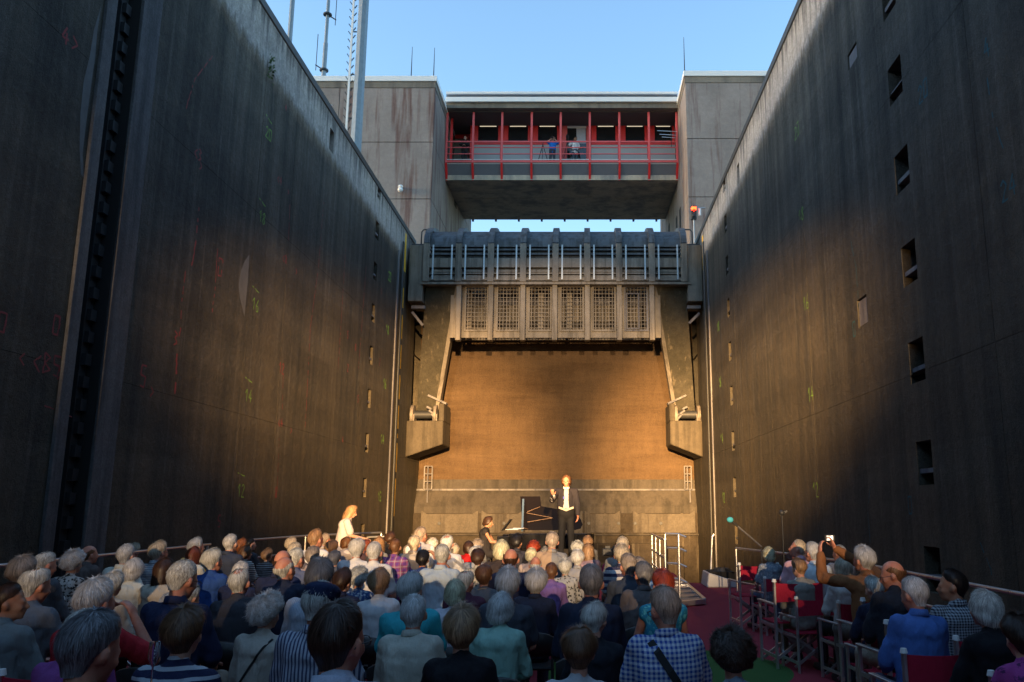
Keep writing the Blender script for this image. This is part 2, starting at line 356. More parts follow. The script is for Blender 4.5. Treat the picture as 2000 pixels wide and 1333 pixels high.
def mark(side,txt,y,z,h,mat,wd=.04,name='chalk_number',extra=None):
    m=MB(); dirn=1 if side=='L' else -1; yy=y
    for ch in txt:
        for st in GL[ch]: stroke(m,side,[(yy+dirn*p[0]*h*.9,z+p[1]*h) for p in st],wd,hash((y,z,ch))%999 if False else int(y*31+z*17))
        yy+=dirn*h*.75
    if extra: stroke(m,side,extra,wd,3)
    m.build(name,mat,WL if side=='L' else WR)
for k,t in enumerate(['12','14','16','18','20']):
    z=EYE+.3+2.0*k
    mark('R',t,17.95,z-.1,.30,M_GRN,.022); mark('L',t,17.7,z-.1,.26,M_GRN,.02, extra=[(17.55,z+.4),(18.0,z+.33)])
    mark('L',t,29.9,z-.1,.33,M_GRN,.05)
    if k<4: mark('R',t,29.6,z-.15,.33,M_GRN,.05)
def Yw(px,side='L'):
    return abs((XL if side=='L' else XR))*FPX/abs(px-CX)
def wp(px,py,side='L'):
    x0=XL if side=='L' else XR; v=(CY-py)/FPX; u=(px-CX)/FPX
    dy=math.cos(TH)-math.sin(TH)*v; dz=math.sin(TH)+math.cos(TH)*v; t=x0/u
    return (dy*t, EYE+dz*t)
def poly_mark(side,pxs,wd,mat,name='chalk_line'):
    m=MB(); stroke(m,side,[wp(a,b,side) for a,b in pxs],wd,int(pxs[0][0])); m.build(name,mat,WL if side=='L' else WR)
for pts,wd in [([(415,110),(380,155),(363,212)],.03),([(388,405),(383,470),(374,520)],.05),([(362,530),(355,590),(352,640)],.03),([(352,640),(345,700),(341,770)],.06),([(425,485),(420,560),(414,610)],.03),
    ([(632,395),(622,520),(606,640),(596,835)],.03),([(553,730),(551,800)],.02),([(545,850),(541,960)],.015),([(675,480),(668,600),(660,720)],.03),([(566,400),(563,470)],.03),([(715,520),(706,640),(700,720)],.03),([(80,790),(140,815)],.02)]:
    poly_mark('L',pts,wd,M_REDC)
for px,py,t,h in [(75,712,'<B5',.28),(48,700,'<',.2),(122,730,'>',.2),(280,745,'5',.35),(300,765,'>',.2),(385,300,'<3',.22),(395,325,'>',.18),(545,350,'<4',.2),(565,375,'>',.15),(555,505,'<8',.2),(580,530,'>',.18),(548,720,'12',.25),(547,825,'<4',.2),(570,840,'>',.18),(430,530,'0',.35),(130,75,'4',.25),(150,90,'>',.25),(540,965,'8',.25),(680,655,'5',.2),(695,680,'8',.22),(745,570,'3',.2),(113,640,'0',.25),(8,635,'0',.25),(430,1020,'5',.22),(560,210,'4',.15),(680,720,'2',.22),(700,780,'5',.2),(670,860,'4',.2),(742,710,'7',.25),(345,665,'3',.25)]:
    y,z=wp(px,py); mark('L',t,y-.1,z-.1,h,M_REDC,.035)
m=MB()   # pale lime runs on the left wall
M_LIME=plain('lime_stain',(.10,.10,.10),.9,0,.5,6)
def blot(side,outline,name,mat):
    x0,s=(XL,1) if side=='L' else (XR,-1); m=MB(); pts=[wp(a,b,side) for a,b in outline]
    m.add([(x0+s*.002,p[0],p[1]) for p in pts],[tuple(range(len(pts)))]); m.build(name,mat,WL if side=='L' else WR)
blot('L',[(487,497),(478,510),(470,530),(466,555),(468,580),(474,605),(477,620),(480,590),(484,550)],'lime_patch',M_LIME)
blot('L',[(198,8),(190,60),(186,110),(176,180),(167,250),(161,300),(164,350),(158,340),(155,290),(157,220),(163,160),(175,110),(183,60)],'lime_patch',M_LIME)
m_teal=plain('teal_chalk',(.02,.09,.11),.9,0,.4,20)
for pts in [[(1700,950),(1695,1000),(1700,1060)],[(1915,1060),(1935,1110),(1945,1180)],[(1925,130),(1940,230),(1960,290)],[(1662,470),(1672,520),(1678,600)]]: poly_mark('R',pts,.025,m_teal)
for px,py,t in [(1965,375,'24'),(1800,185,'20'),(1670,645,'0'),(1780,990,'0'),(1930,95,'4')]:
    y,z=wp(px,py,'R'); mark('R',t,y+.1,z-.1,.25,m_teal,.03)

# ---------------------------------------------------------------- ground and water
M_QUAY=concrete('quay_paving',(.25,.24,.22),(.20,.19,.17),(.12,.11,.1),.5)
def sheet(name,x0,y0,x1,y1,z,mat):
    m=MB(); m.add([(x0,y0,z),(x1,y0,z),(x1,y1,z),(x0,y1,z)],[(0,1,2,3)]); return structure(m.build(name,mat))
sheet('quay_ground',-900,-40,XL-.3,900,TOP,M_QUAY); sheet('quay_ground',XR+.3,-40,900,900,TOP,M_QUAY); sheet('quay_ground',-900,-900,900,-40,TOP,M_QUAY)
nw=N('lock_water'); pp=nw.pos(); nw.bump(nw.noise(pp,2.5,3,.5),.25,.05); M_WATER=nw.fin((.012,.014,.012),.08,0,.5)
sheet('lock_water',XL-.2,-40,XR+.2,38,-1.6,M_WATER); sheet('upper_water',XL-.3,39,XR+.3,900,11.4,M_WATER)
m=MB(); m.box((XL-.3,-40.4,-3),(XR+.3,-40,TOP)); o=m.build('lower_gate',M_DARK); tag(o,'dark steel lower gate closing the lock behind the audience','gate')

# ---------------------------------------------------------------- sill wall at the lock head
head=thing('lock_head_sill','brown rendered sill wall with grey stepped base closing the lock head','sill wall',(0,37,0),kind='structure')
zt=Zp(640,37); zb=Zp(937,37)
m=MB()
ns=26   # slightly dished render face
prof=[]
for i in range(ns+1):
    t=i/ns; z=zb+(zt+2.3-zb)*t; prof.append((37.0+.18*math.sin(PI*min(1,t*2))-.85*max(0,t-.25)/.75,z))
for i in range(ns):
    a,b=prof[i],prof[i+1]
    m.add([(XL,a[0],a[1]),(XR,a[0],a[1]),(XR,b[0],b[1]),(XL,b[0],b[1])],[(0,1,2,3)],True)
m.build('rendered_face',M_SILL,head)
z1=Zp(937,37); z2=Zp(958,36.9); z3=Zp(990,36.3); z4=Zp(1003,36.25)
m=MB(); m.prism([(37.2,z1),(36.95,z1),(36.9,z2+.06),(37.2,z2+.06)],XL,XR); m.build('dark_band',M_SILLG,head)  # upright dark grey band above the ledge
m=MB(); m.prism([(37.2,z2+.058),(36.72,z2+.058),(36.72,z2-.02),(37.2,z2-.02)],XL,XR); m.build('ledge_nosing',M_PALE,head,bevel=.01)
m=MB(); m.prism([(37.2,z2-.022),(36.78,z2-.022),(36.35,z3),(36.35,z4+.004),(37.2,z4+.004)],XL,XR); m.build('sloping_base',M_SILLG,head)
xa=P(826,1010,36.2).x; 
M_PLATE=concrete('lime_steel_plate',(.145,.125,.10),(.105,.09,.072),(.06,.05,.04),1.2,.5,.5,.8,(.5,.66))
M_ROUGH=concrete('wet_rough_concrete',(.08,.062,.043),(.04,.03,.02),(.20,.165,.12),1.6,1.3,.6,.7,(.58,.68),.7)
zp0=Zp(1004,36.2); zp1=Zp(1041,36.2)
m=MB(); m.box((XL,36.24,-3),(XR,37.2,z4)); m.build('sill_core',M_ROUGH,head)
edges=[820,858,935,1020,1100,1142,1215,1283,1360]
cuts=[(822,934),(940,1022),(1026,1138),(1142,1212),(1236,1358)]
for a,b in cuts:
    xx0=P(a,1020,36.2).x; xx1=P(b,1020,36.2).x; c=.12
    xx0=max(xx0,XL+.03); xx1=min(xx1,XR-.03)
    m=MB(); m.prism([(xx0,zp1),(xx1,zp1),(xx1,zp0+c),(xx1-.05,zp0+c),(xx1-c*2,zp0),(xx0+c*2,zp0),(xx0+.05,zp0+c),(xx0,zp0+c)],36.16,36.238,'y'); m.build('sill_plate',M_PLATE,head,bevel=.008)
for px in (859,985,1080,1150,1208,1240,1290):
    x=P(px,1020,36.2).x
    m=MB(); m.box((x-.025,36.125,zp1),(x+.025,36.158,zp0)); m.build('plate_rib',M_PLATE,head)
    m=MB(); m.tube([(x,36.15,(zp0+zp1)/2),(x,36.05,(zp0+zp1)/2)],.07,8); m.build('stud',M_DARK,head)
m=MB(); m.box((XL,36.0,zp1-.10),(XR,36.236,zp1-.04)); m.build('lower_ledge',M_SILLG,head)
m=MB(); m.box((P(1065,1100,36).x,35.9,-3),(P(1300,1100,36).x,36.232,Zp(1062,35.9))); m.build('buttress',M_ROUGH,head)
m=MB(); m.box((P(1306,1100,35.5).x,35.6,-3),(P(1336,1100,35.5).x,36.23,Zp(1068,35.6))); m.build('buttress',M_ROUGH,head)
# little ladders standing on the ledge at both ends
for (a,b,c) in ((829,844,848),(1337,1350,1344)):
    r=thing('ledge_ladder','pale steel ladder cage on the '+('left' if a<1000 else 'right')+' end of the grey ledge','ladder',(P(a,960,36.5).x,36.5,Zp(960,36.5)))
    xs=[P(p,930,36.5).x for p in (a,(a+b)/2-1,b)]; zl,zh=Zp(956,36.5),Zp(911,36.5)
    for x in xs:
        m=MB(); m.bar((x,36.5,zl),(x,36.5,zh),.05); m.build('upright',M_PALE,r)
    for k in range(4):
        m=MB(); z=zl+(zh-zl)*k/3; m.bar((xs[0],36.5,z),(xs[2],36.5,z),.04); m.build('rung',M_PALE,r)
    m=MB(); x=P((a+b)/2-2 if a<1000 else b-2,970,36.45).x; m.bar((x,36.48,Zp(982,36.4)),(x,36.48,zl),.05); m.build('foot_post',M_PALE,r)

# ---------------------------------------------------------------- the gate
gate=thing('segment_gate','raised grey segment gate with ribbed drum and mesh windows across the lock','gate',(0,33,8))
GY=32.8; zt,zm,zl=Zp(480,GY),Zp(508,GY),Zp(552,GY)
xg0=P(833,510,GY).x; xg1=P(1338,510,GY).x
ribs=[P(px,520,GY).x for px in (833,896,959,1022,1085,1147,1209,1273,1336)]
# drum plate: quarter curve going back and up
n=10; ha=Zp(461,GY+2.2)-zt; cy,cz=GY+2.4,zt-1.5
arc=[(GY+2.4*(1-math.cos(R(88)*i/n)),zt+ha*math.sin(R(88)*i/n)) for i in range(n+1)]
for i in range(8):
    m=MB()
    for k in range(n):
        a,b=arc[k],arc[k+1]
        m.add([(ribs[i],a[0],a[1]),(ribs[i+1],a[0],a[1]),(ribs[i+1],b[0],b[1]),(ribs[i],b[0],b[1])],[(0,1,2,3)],True)
    b=arc[-1]; m.add([(ribs[i],b[0],b[1]),(ribs[i+1],b[0],b[1]),(ribs[i+1],b[0]+3.2,b[1]-1.2),(ribs[i],b[0]+3.2,b[1]-1.2)],[(0,1,2,3)])
    m.build('drum_plate',M_GATESHADE,gate)
for x in ribs:
    m=MB()
    for k in range(n):
        a,b=arc[k],arc[k+1]; h=.16
        vs=[]
        for (y,z) in (a,b):
            d=Vector((0,y-cy,z-cz)).normalized()
            vs += [(x-.12,y-d.y*.02,z-d.z*.02),(x+.12,y-d.y*.02,z-d.z*.02),(x+.12,y+d.y*h,z+d.z*h),(x-.12,y+d.y*h,z+d.z*h)]
        m.add(vs,[(0,3,2,1),(4,5,6,7),(0,1,5,4),(1,2,6,5),(2,3,7,6),(3,0,4,7)])
    m.build('curved_rib',M_GATESHADE,gate)
    m=MB(); m.box((x-.125,GY-.14,zl),(x+.125,GY-.002,zt+.05)); m.build('front_rib',M_GATE,gate,bevel=.012)
for i in range(8):
    a,b=ribs[i]+.127,ribs[i+1]-.127
    # recessed web, horizontal flanges, pale upright bars
    m=MB(); m.box((a,GY+.10,zl),(b,GY+.16,zt)); m.build('web_plate',M_GATESHADE,gate)
    for py,h in ((482,.06),(488.5,.07),(497,.07),(535,.06),(546,.12)):
        z=Zp(py,GY); m=MB(); m.box((a,GY-.06,z-h/2),(b,GY+.1,z+h/2)); m.build('flange',M_GATESHADE if py<500 else M_GATE,gate)  # upper flanges take the shaded tone of the gate steel
    z0,z1=Zp(524,GY),Zp(506,GY)
    m=MB(); m.box((a,GY-.10,z0),(b,GY+.098,z1)); m.build('box_beam',M_GATE,gate,bevel=.01)
    for q in (.14,.86):
        x=a+(b-a)*q; m=MB(); m.box((x-.03,GY-.115,zl+.1),(x+.03,GY-.075,zt)); m.build('upright_bar',M_GLAV,gate)
    for z in (Zp(530,GY),Zp(541,GY)):
        m=MB(); m.box((a+.08,GY-.04,z-.06),(b-.08,GY+.098,z+.06)); m.build('louvre_plate',M_GATE,gate,bevel=.02)
m=MB(); m.box((xg0-.2,GY-.10,zl-.10),(xg1+.2,GY+.4,zl-.003)); m.build('bottom_beam',M_GATE,gate)
# end housings
for (a,b) in ((799,833.5),(1338,1371)):
    x0,x1=P(a,520,GY).x,P(b,520,GY).x; x0=max(x0,XL+.01); x1=min(x1,XR-.01)
    if a<1000: x1=ribs[0]-.13
    else: x0=ribs[-1]+.13
    m=MB(); m.box((x0,GY-.02,Zp(589,GY)),(x1,GY+1.8,zt+.02)); m.build('end_housing',M_GATE,gate,bevel=.02)
    m=MB(); m.box((x0-.0,GY+.3,zt+.021),(x1,GY+1.2,zt+.18)); m.build('housing_cap',M_DARK,gate,bevel=.04)
# small hoop ladders on the drum ends
for a,s in ((823,1),(1352,-1)):
    x=P(a,470,GY+.5).x; z0=Zp(478,GY+.5); z1=Zp(449,GY+.5); w_=.42
    m=MB(); m.tube([(x,GY+.5,z0),(x,GY+.5,z1-.1),(x+.08*s,GY+.5,z1),(x+s*w_,GY+.5,z1),(x+s*(w_+.08),GY+.6,z1-.12)],.03,6); m.build('hoop_rail',M_DARK,gate)
# lower body: stiffeners and mesh windows
LY=33.2; z0,z1=Zp(660,LY),Zp(553,LY)
stf=[P(px,600,LY).x for px in (898,960,1022,1084,1147,1209,1272)]
m=MB(); 
def pane_frame(m,x0,x1,za,zb,y,w_,d):
    m.box((x0,y,za),(x0+w_,y+d,zb)); m.box((x1-w_,y,za),(x1,y+d,zb)); m.box((x0+w_,y,zb-w_),(x1-w_,y+d,zb)); m.box((x0+w_,y,za),(x1-w_,y+d,za+w_))
for i,x in enumerate(stf):
    m=MB(); m.box((x-.10,LY-.38,Zp(668,LY)),(x+.10,LY-.02,z1)); m.build('stiffener',M_GATE,gate,bevel=.012)
for i in range(6):
    a,b=stf[i],stf[i+1]; wz0,wz1=Zp(648,LY),Zp(559,LY)
    fa,fb=a+.20,b-.13
    m=MB(); m.box((a+.0,LY,z0),(fa,LY+.06,z1)); m.box((fb,LY,z0),(b,LY+.06,z1)); m.box((fa,LY,z0),(fb,LY+.06,wz0)); m.box((fa,LY,wz1),(fb,LY+.06,z1)); m.build('skin_plate',M_GATE,gate)
    m=MB(); pane_frame(m,fa,fb,wz0,wz1,LY-.07,.07,.068); m.build('window_frame',M_PALE if i==5 else M_GATE,gate,bevel=.006)
    nx,nz=7,12
    for k in range(1,nx):
        x=fa+(fb-fa)*k/nx; m=MB(); m.bar((x,LY+.02,wz0+.07),(x,LY+.02,wz1-.07),.022); m.build('mesh_bar',M_GATE,gate)
    for k in range(1,nz):
        z=wz0+(wz1-wz0)*k/nz; m=MB(); m.bar((fa+.07,LY+.045,z),(fb-.07,LY+.045,z),.022); m.build('mesh_bar',M_GATE,gate)
    if i==5:
        m=MB(); pane_frame(m,fa+.08,fa+.62,wz0+.08,wz1-.32,LY-.11,.05,.038); m.build('inspection_door',M_PALE,gate)
for (x0,x1) in ((P(880,600,LY).x,stf[0]),(stf[-1],P(1290,600,LY).x)):
    m=MB(); m.box((x0,LY,z0),(x1,LY+.06,z1)); m.build('skin_plate',M_GATE,gate)
# what is seen through the mesh: inner braces and the upstream leaf
for px in (918,1057,1113):
    x=P(px,600,LY+1.2).x; m=MB(); m.box((x-.10,LY+1.1,Zp(650,LY)),(x+.10,LY+1.3,z1)); m.build('inner_post',M_GATE,gate)
m=MB(); m.box((P(880,600,LY).x-.4,LY+2.6,Zp(640,LY)),(P(1290,600,LY).x+.4,LY+2.7,Zp(596,LY+2.6))); m.build('back_plate',M_GATE,gate)
m=MB(); m.box((P(880,600,LY).x-.4,LY+2.4,Zp(594,LY+2.4)),(P(1290,600,LY).x+.4,LY+2.7,Zp(578,LY+2.4))); m.build('back_beam',M_PALE,gate)
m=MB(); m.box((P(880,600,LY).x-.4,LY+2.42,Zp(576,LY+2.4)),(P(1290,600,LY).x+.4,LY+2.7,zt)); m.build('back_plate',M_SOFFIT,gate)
m=MB(); m.box((P(880,600,LY).x-.4,LY+2.45,Zp(640,LY+2.4)),(P(1290,600,LY).x+.4,LY+2.58,Zp(628,LY+2.4))); m.build('back_beam',M_SILLG,gate)
# arms: deep tapered girders running down to the bearings
for side in (0,1):
    if side==0: tl,tr,bl,br=(832,556),(891,556),(813,812),(849,806)
    else: tl,tr,bl,br=(1281,556),(1340,556),(1322,806),(1358,812)
    T=[P(*tl,GY+.25),P(*tr,GY+.25)]; B=[P(*bl,34.9),P(*br,34.9)]
    m=MB(); d=.5
    vs=[T[0],T[1],B[1],B[0]]; vs2=[v+Vector((0,.55,.12)) for v in vs]
    m.add(vs+vs2,[(0,1,2,3),(7,6,5,4),(0,4,5,1),(1,5,6,2),(2,6,7,3),(3,7,4,0)])
    arm=m.build('gate_arm',M_ARM,gate,bevel=.01)
    inn=(1,2) if side==0 else (0,3); s=1 if side==0 else -1
    m=MB(); a,b=vs[inn[0]],vs[inn[1]]
    m.add([a+Vector((0,-.06,0)),a+Vector((.14*s,.0,0)),a+Vector((.14*s,.6,.1)),a+Vector((0,.6,.1)),b+Vector((0,-.06,0)),b+Vector((.14*s,0,0)),b+Vector((.14*s,.6,.1)),b+Vector((0,.6,.1))],[(0,1,2,3),(7,6,5,4),(0,4,5,1),(1,5,6,2),(2,6,7,3),(3,7,4,0)])
    m.build('arm_flange',M_GATE,gate)
    # strut between housing and the wall
    px=(815,824) if side==0 else (1352,1344)
    m=MB(); m.box((min(P(804,600,GY+.3).x,P(830,600,GY+.3).x),GY+.2,Zp(604,GY+.3)),(max(P(804,600,GY+.3).x,P(830,600,GY+.3).x),GY+.5,Zp(598,GY+.3))) if side==0 else m.box((P(1342,600,GY+.3).x,GY+.2,Zp(604,GY+.3)),(P(1368,600,GY+.3).x,GY+.5,Zp(598,GY+.3)))
    m.build('strut',M_PALE,gate)
    m=MB(); 
    if side==0: m.bar(P(805,610,GY+.3),P(826,636,GY+.3),.1)
    else: m.bar(P(1366,612,GY+.3),P(1346,632,GY+.3),.1)
    m.build('strut',M_PALE,gate)
# corbels with the arm bearings
M_HUB=concrete('bearing_steel',(.30,.26,.22),(.2,.17,.14),(.1,.09,.08),3,.3,.3,.5)
for side in (0,1):
    Y0,Y1=34.1,35.9
    x0=XL if side==0 else XR; s=1 if side==0 else -1
    zt_,zi,zo=Zp(822,Y0),Zp(868,Y0),Zp(893,Y0); wd=abs(P(865 if side==0 else 1301,850,Y0).x-x0) if side==0 else abs(P(1309,850,Y0).x-x0)
    r=thing('bearing_corbel','concrete corbel holding the %s gate arm bearing on the lock wall'%('left' if side==0 else 'right'),'corbel',(x0,Y0,zo))
    m=MB(); m.prism([(x0+s*.005,zt_),(x0+s*wd,zt_),(x0+s*wd,zi),(x0+s*.005,zo)],Y0,Y1,'y'); m.build('corbel_block',M_BRKT,r,bevel=.03)
    # low wall round the bearing
    m=MB(); m.box((min(x0+s*(wd-.22),x0+s*wd),Y0+.1,zt_+.002),(max(x0+s*(wd-.22),x0+s*wd),Y1,zt_+.72)); m.build('cheek',M_BRKT,r,bevel=.02)
    m=MB(); m.bar((x0+s*(wd-.75),Y0+.7,zt_+1.1),(x0+s*(wd+.02),Y0+.7,zt_+.75),.5,.08,(0,0,1)); m.build('sloping_plate',M_PALE,r)
    cxb=P(831 if side==0 else 1340,800,Y0+.7).x
    for k in (-1,1):
        m=MB(); xx=cxb+k*.47
        m.tube([(xx-.06,Y0+.55,zt_+.28),(xx+.06,Y0+.55,zt_+.28)],.42,20); m.build('bearing_plate',M_HUB,r,bevel=.01)
        m=MB(); m.box((xx-.09,Y0+.3,zt_+.003),(xx+.09,Y0+.85,zt_+.3)); m.build('bearing_foot',M_HUB,r)
    m=MB(); m.tube([(cxb-.56,Y0+.55,zt_+.3),(cxb+.56,Y0+.55,zt_+.3)],.17,14); m.build('axle',M_DARK,r)
    for k in range(3):
        m=MB(); xx=x0+s*(wd-.35-.1*k); m.tube([(xx,Y0+.3,zt_+.1+.2*k),(xx-s*.2,Y0+.35,zt_+.3+.15*k)],.05,6); m.build('pipe_stub',M_PALE,r)

# ---------------------------------------------------------------- towers
def tower(side):
    Y0,Y1=37.6,51.5; s=-1 if side=='L' else 1
    xi=P(845,300,Y0).x if side=='L' else P(1342,300,Y0).x
    xo=xi+s*(6.3 if side=='L' else 7.0)
    za,zb,zc=Zp(172,Y0) if side=='L' else Zp(162,Y0), Zp(278 if side=='L' else 271,Y0), Zp(389 if side=='L' else 385,Y0)
    r=thing('lock_tower','streaked concrete lock tower on the %s side of the red gallery'%('left' if side=='L' else 'right'),'tower',(xi,Y0,TOP))
    m=MB(); a,b=sorted((xi+s*.05,xo-s*.05)); m.box((a,Y0+.05,6),(b,Y1-.05,za-.02)); m.build('core',M_BLACK,r)
    zs=[6.0,zc-3.3,zc,zb,za]
    for k in range(len(zs)-1):
        g=.015
        xs=[xi,xi+s*4.6,xo] if side=='L' else [xi,xo]
        for j in range(len(xs)-1):
            a,b=sorted((xs[j],xs[j+1])); m=MB(); off=0.0 if j==0 else -.75
            zz1=zs[k+1]-g+(off if k==3 else off*1 if k==2 else 0) if j else zs[k+1]-g
            m.box((a+g,Y0,zs[k]+g),(b-g,Y0+.049,zs[k+1]-g)); m.build('panel',M_TOWER,r,bevel=.004)
        ys=[Y0+.05,Y0+4.6,Y0+9.2,Y1]
        for j in range(3):
            m=MB(); a,b=sorted((xi,xi+s*.049)); m.box((a,ys[j]+.0 if j==0 else ys[j]+g,zs[k]+g),(b,ys[j+1]-g,zs[k+1]-g)); m.build('panel',M_TOWER,r,bevel=.004)
    a,b=sorted((xi-s*.02,xo)); 
    m=MB(); m.box((a,Y0-.02,za),(b,Y1,za+.32)); m.build('parapet',M_BEAM,r)
    m=MB(); m.box((a-.06,Y0-.08,za+.322),(b+.06,Y1+.06,za+.60)); m.build('roof_trim',M_WHITE,r,bevel=.01)
    for x,h in ((xi+s*.15,1.7),(xi+s*1.25,1.75),) if side=='L' else ((xi+s*.02,2.0),(xi+s*2.0,.12)):
        m=MB(); m.tube([(x,Y0+.3,za+.6),(x,Y0+.3,za+.6+h)],[.03,.012],5); m.build('lightning_rod',M_DARK,r)
    return r,xi,za
TWL,xiL,zaL=tower('L'); TWR,xiR,zaR=tower('R')
# wall lamp on left tower
m=MB(); p=P(783,372,37.5); m.tube([p+Vector((0,.1,.12)),p+Vector((0,-.1,.12))],.05,8); m.build('lamp_bracket',M_GLAV,TWL); m=MB(); m.ell(p+Vector((0,-.1,-.02)),(.13,.13,.12)); m.ell(p+Vector((0,-.1,.14)),(.12,.12,.09)); m.build('globe_lamp',M_WHITE,TWL)
# black slabs drawing the dark of small slots in the inner sides
for px,py,Y in ((877,375,44.5),):
    y,z=44.5,P(877,400,44.5).z
    m=MB(); m.box((xiL+.002,y,z),(xiL+.02,y+.7,z+.9)); m.build('opening_dark',M_BLACK,TWL)
for (y,z,h) in ((40.6,15.6,1.6),(42.2,15.9,1.4),(46,16.5,1.7)):
    m=MB(); m.box((xiR-.02,y,z-.6),(xiR-.002,y+.5,z-.6+h)); m.build('opening_dark',M_BLACK,TWR)

# ---------------------------------------------------------------- bridge with the red gallery
hs=thing('gallery_bridge','concrete bridge house with red framed windows spanning the lock','building',(0,41,18))
BX0,BX1=xiL+.02,xiR-.02; GYF=41.0; WY=42.5
fz=Zp(318,GYF); 
zr=[Zp(p,GYF) for p in (188,200,209,219)]
m=MB(); m.box((BX0,GYF-.5,zr[0]-.13),(BX1,50.5,zr[0])); m.build('roof_trim',M_WHITE,hs)
m=MB(); m.box((BX0,GYF-.3,zr[1]),(BX1,50.4,zr[0]-.132)); m.build('roof_recess',plain('navy_fascia',(.02,.025,.06),.5),hs)
m=MB(); m.box((BX0,GYF-.6,zr[2]),(BX1,50.5,zr[1]-.002)); m.build('roof_trim',M_WHITE,hs)
m=MB(); m.box((BX0,GYF-.45,zr[3]),(BX1,50.3,zr[2]-.002)); m.build('roof_beam',M_BEAM,hs)
# girder below
zg0,zg1=Zp(343,GYF+.3),Zp(352,GYF+.3)
prof=[(GYF+.3,zg1),(GYF+.3,zg0-.02),(GYF+.6,fz-.085),(48.4,fz-.085),(48.4,Zp(428,48.4)),(44.2,Zp(386,44.2))]
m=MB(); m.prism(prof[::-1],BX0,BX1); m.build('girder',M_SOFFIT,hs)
for k in range(9):   # board marks of the soffit
    y=44.35+k*.44; z=Zp(386,44.2)+(Zp(428,48.4)-Zp(386,44.2))*(y-44.2)/4.2
    m=MB(); m.box((BX0,y,z-.03),(BX1,y+.42,z+.05)); m.build('soffit_board',M_SOFFIT,hs)
y=48.5; z=Zp(428,y)
m=MB(); m.tube([(BX0+.3,y,z),(BX1-.3,y,z)],.05,8); m.build('blue_pipe',M_BLUEP,hs)
for k in range(9):
    x=BX0+.5+(BX1-BX0-1)*k/8; m=MB(); m.box((x-.06,y-.06,z-.16),(x+.06,y+.06,z+.1)); m.build('pipe_hanger',M_BLUEP,hs)
# gallery floor plate, grey; front lower panel
m=MB(); m.box((BX0,GYF,fz-.08),(BX1,WY,fz)); m.build('gallery_floor',M_GREYP,hs)
m=MB(); m.prism([(GYF+.02,fz-.082),(GYF+.35,zg0-.02),(GYF+.5,zg0-.02),(GYF+.5,fz-.082)],BX0,BX1); m.build('underfloor_panel',plain('underfloor_grating',(.16,.165,.19),.6),hs)
# interior
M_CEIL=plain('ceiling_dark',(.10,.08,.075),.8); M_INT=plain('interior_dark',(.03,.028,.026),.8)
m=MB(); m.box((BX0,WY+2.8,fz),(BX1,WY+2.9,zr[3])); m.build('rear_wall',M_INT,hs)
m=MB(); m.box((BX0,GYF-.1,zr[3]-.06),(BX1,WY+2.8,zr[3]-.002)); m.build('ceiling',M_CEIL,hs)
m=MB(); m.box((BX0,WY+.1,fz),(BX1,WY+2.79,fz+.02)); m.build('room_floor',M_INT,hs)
ng=N('window_glass'); ng.b.inputs['Transmission Weight'].default_value=0; M_GLASS=ng.fin((.018,.018,.02),.06,0,.8)
ML=N('tube_glow'); ML.b.inputs['Emission Color'].default_value=(1,.85,.6,1); ML.b.inputs['Emission Strength'].default_value=.14; M_TUBEGLOW=ML.fin((.8,.7,.5),.4)
posts=[P(px,300,GYF).x for px in (867,923.5,980,1038,1095,1152,1210,1268,1326)]
wz0,wz1=Zp(277,WY),Zp(243,WY); zw0,zw1=Zp(283,WY),Zp(233,WY)
bays=[P(px,260,WY).x for px in (923,982,1040,1097,1154,1211,1268,1322)]
for i in range(7):
    a,b=bays[i]+.02,bays[i+1]-.02
    door=(i==3)
    g=.28
    fr=M_PINK if door else M_RED
    wa,wb=a+g,b-g+.05
    bz=wz0 if not door else fz+.12
    m=MB(); m.box((a,WY,zw0 if not door else fz),(wa,WY+.1,zw1)); m.box((wb,WY,zw0 if not door else fz),(b,WY+.1,zw1)); m.box((wa,WY,wz1),(wb,WY+.1,zw1)); m.box((wa,WY,zw0 if not door else fz),(wb,WY+.1,bz)); f=m.build('window_frame' if not door else 'door_frame',fr,hs,bevel=.01)
    m=MB(); m.box((wa,WY+.04,bz),(wb,WY+.06,wz1)); m.build('window_pane',M_GLASS,f)
    m=MB(); m.box((wa+.08,WY+.03,wz1-.13),(wb-.1,WY+.038,wz1-.06)); m.build('tube_glow_strip',M_TUBEGLOW,f) if not door else None  # glowing strip on the pane draws a ceiling tube's light
    if door:  # pale sheets draw the bright reflections on the glass door
        m=MB(); m.box((wa,WY+.02,wz1-.22),(wb,WY+.035,wz1-.02)); m.build('door_reflection_band',M_WHITE,f)
        m=MB(); m.box((wa+.5,WY+.018,wz0-.1),(wb-.03,WY+.038,wz1-.23)); m.build('door_reflection_sheet',plain('pale_reflection',(.45,.43,.5),.4),f)
    if not door:
        m=MB(); m.box((a,WY+.02,fz),(b,WY+.09,zw0-.002)); m.build('spandrel_panel',M_GREYP,hs)
    m=MB(); m.box((a-.14,WY-.03,fz),(a-.03,WY+.12,zw1)); m.build('mullion',M_RED,hs)
m=MB(); m.box((BX0,WY+.02,zw1+.002),(BX1,WY+.12,zr[3]-.062)); m.build('lintel',M_CEIL,hs)
# recessed end bay on the left
m=MB(); m.box((BX0,WY+1.2,fz),(bays[0]-.15,WY+1.3,zw1-.4)); m.build('recess_wall',plain('grey_wall',(.18,.17,.17),.7),hs)
m=MB(); m.box((BX0+.05,WY+1.1,zw1-.6),(bays[0]-.16,WY+1.19,zw1)); m.build('recess_header',M_RED,hs)
m=MB(); m.box((BX0+.12,WY-.9,fz),(BX0+.24,WY-.78,zw1)); m.build('red_post',M_RED,hs)
m=MB(); m.box((BX0+.75,WY+.9,fz),(BX0+.82,WY+.97,zw1-.5)); m.build('red_post',M_PINK,hs)
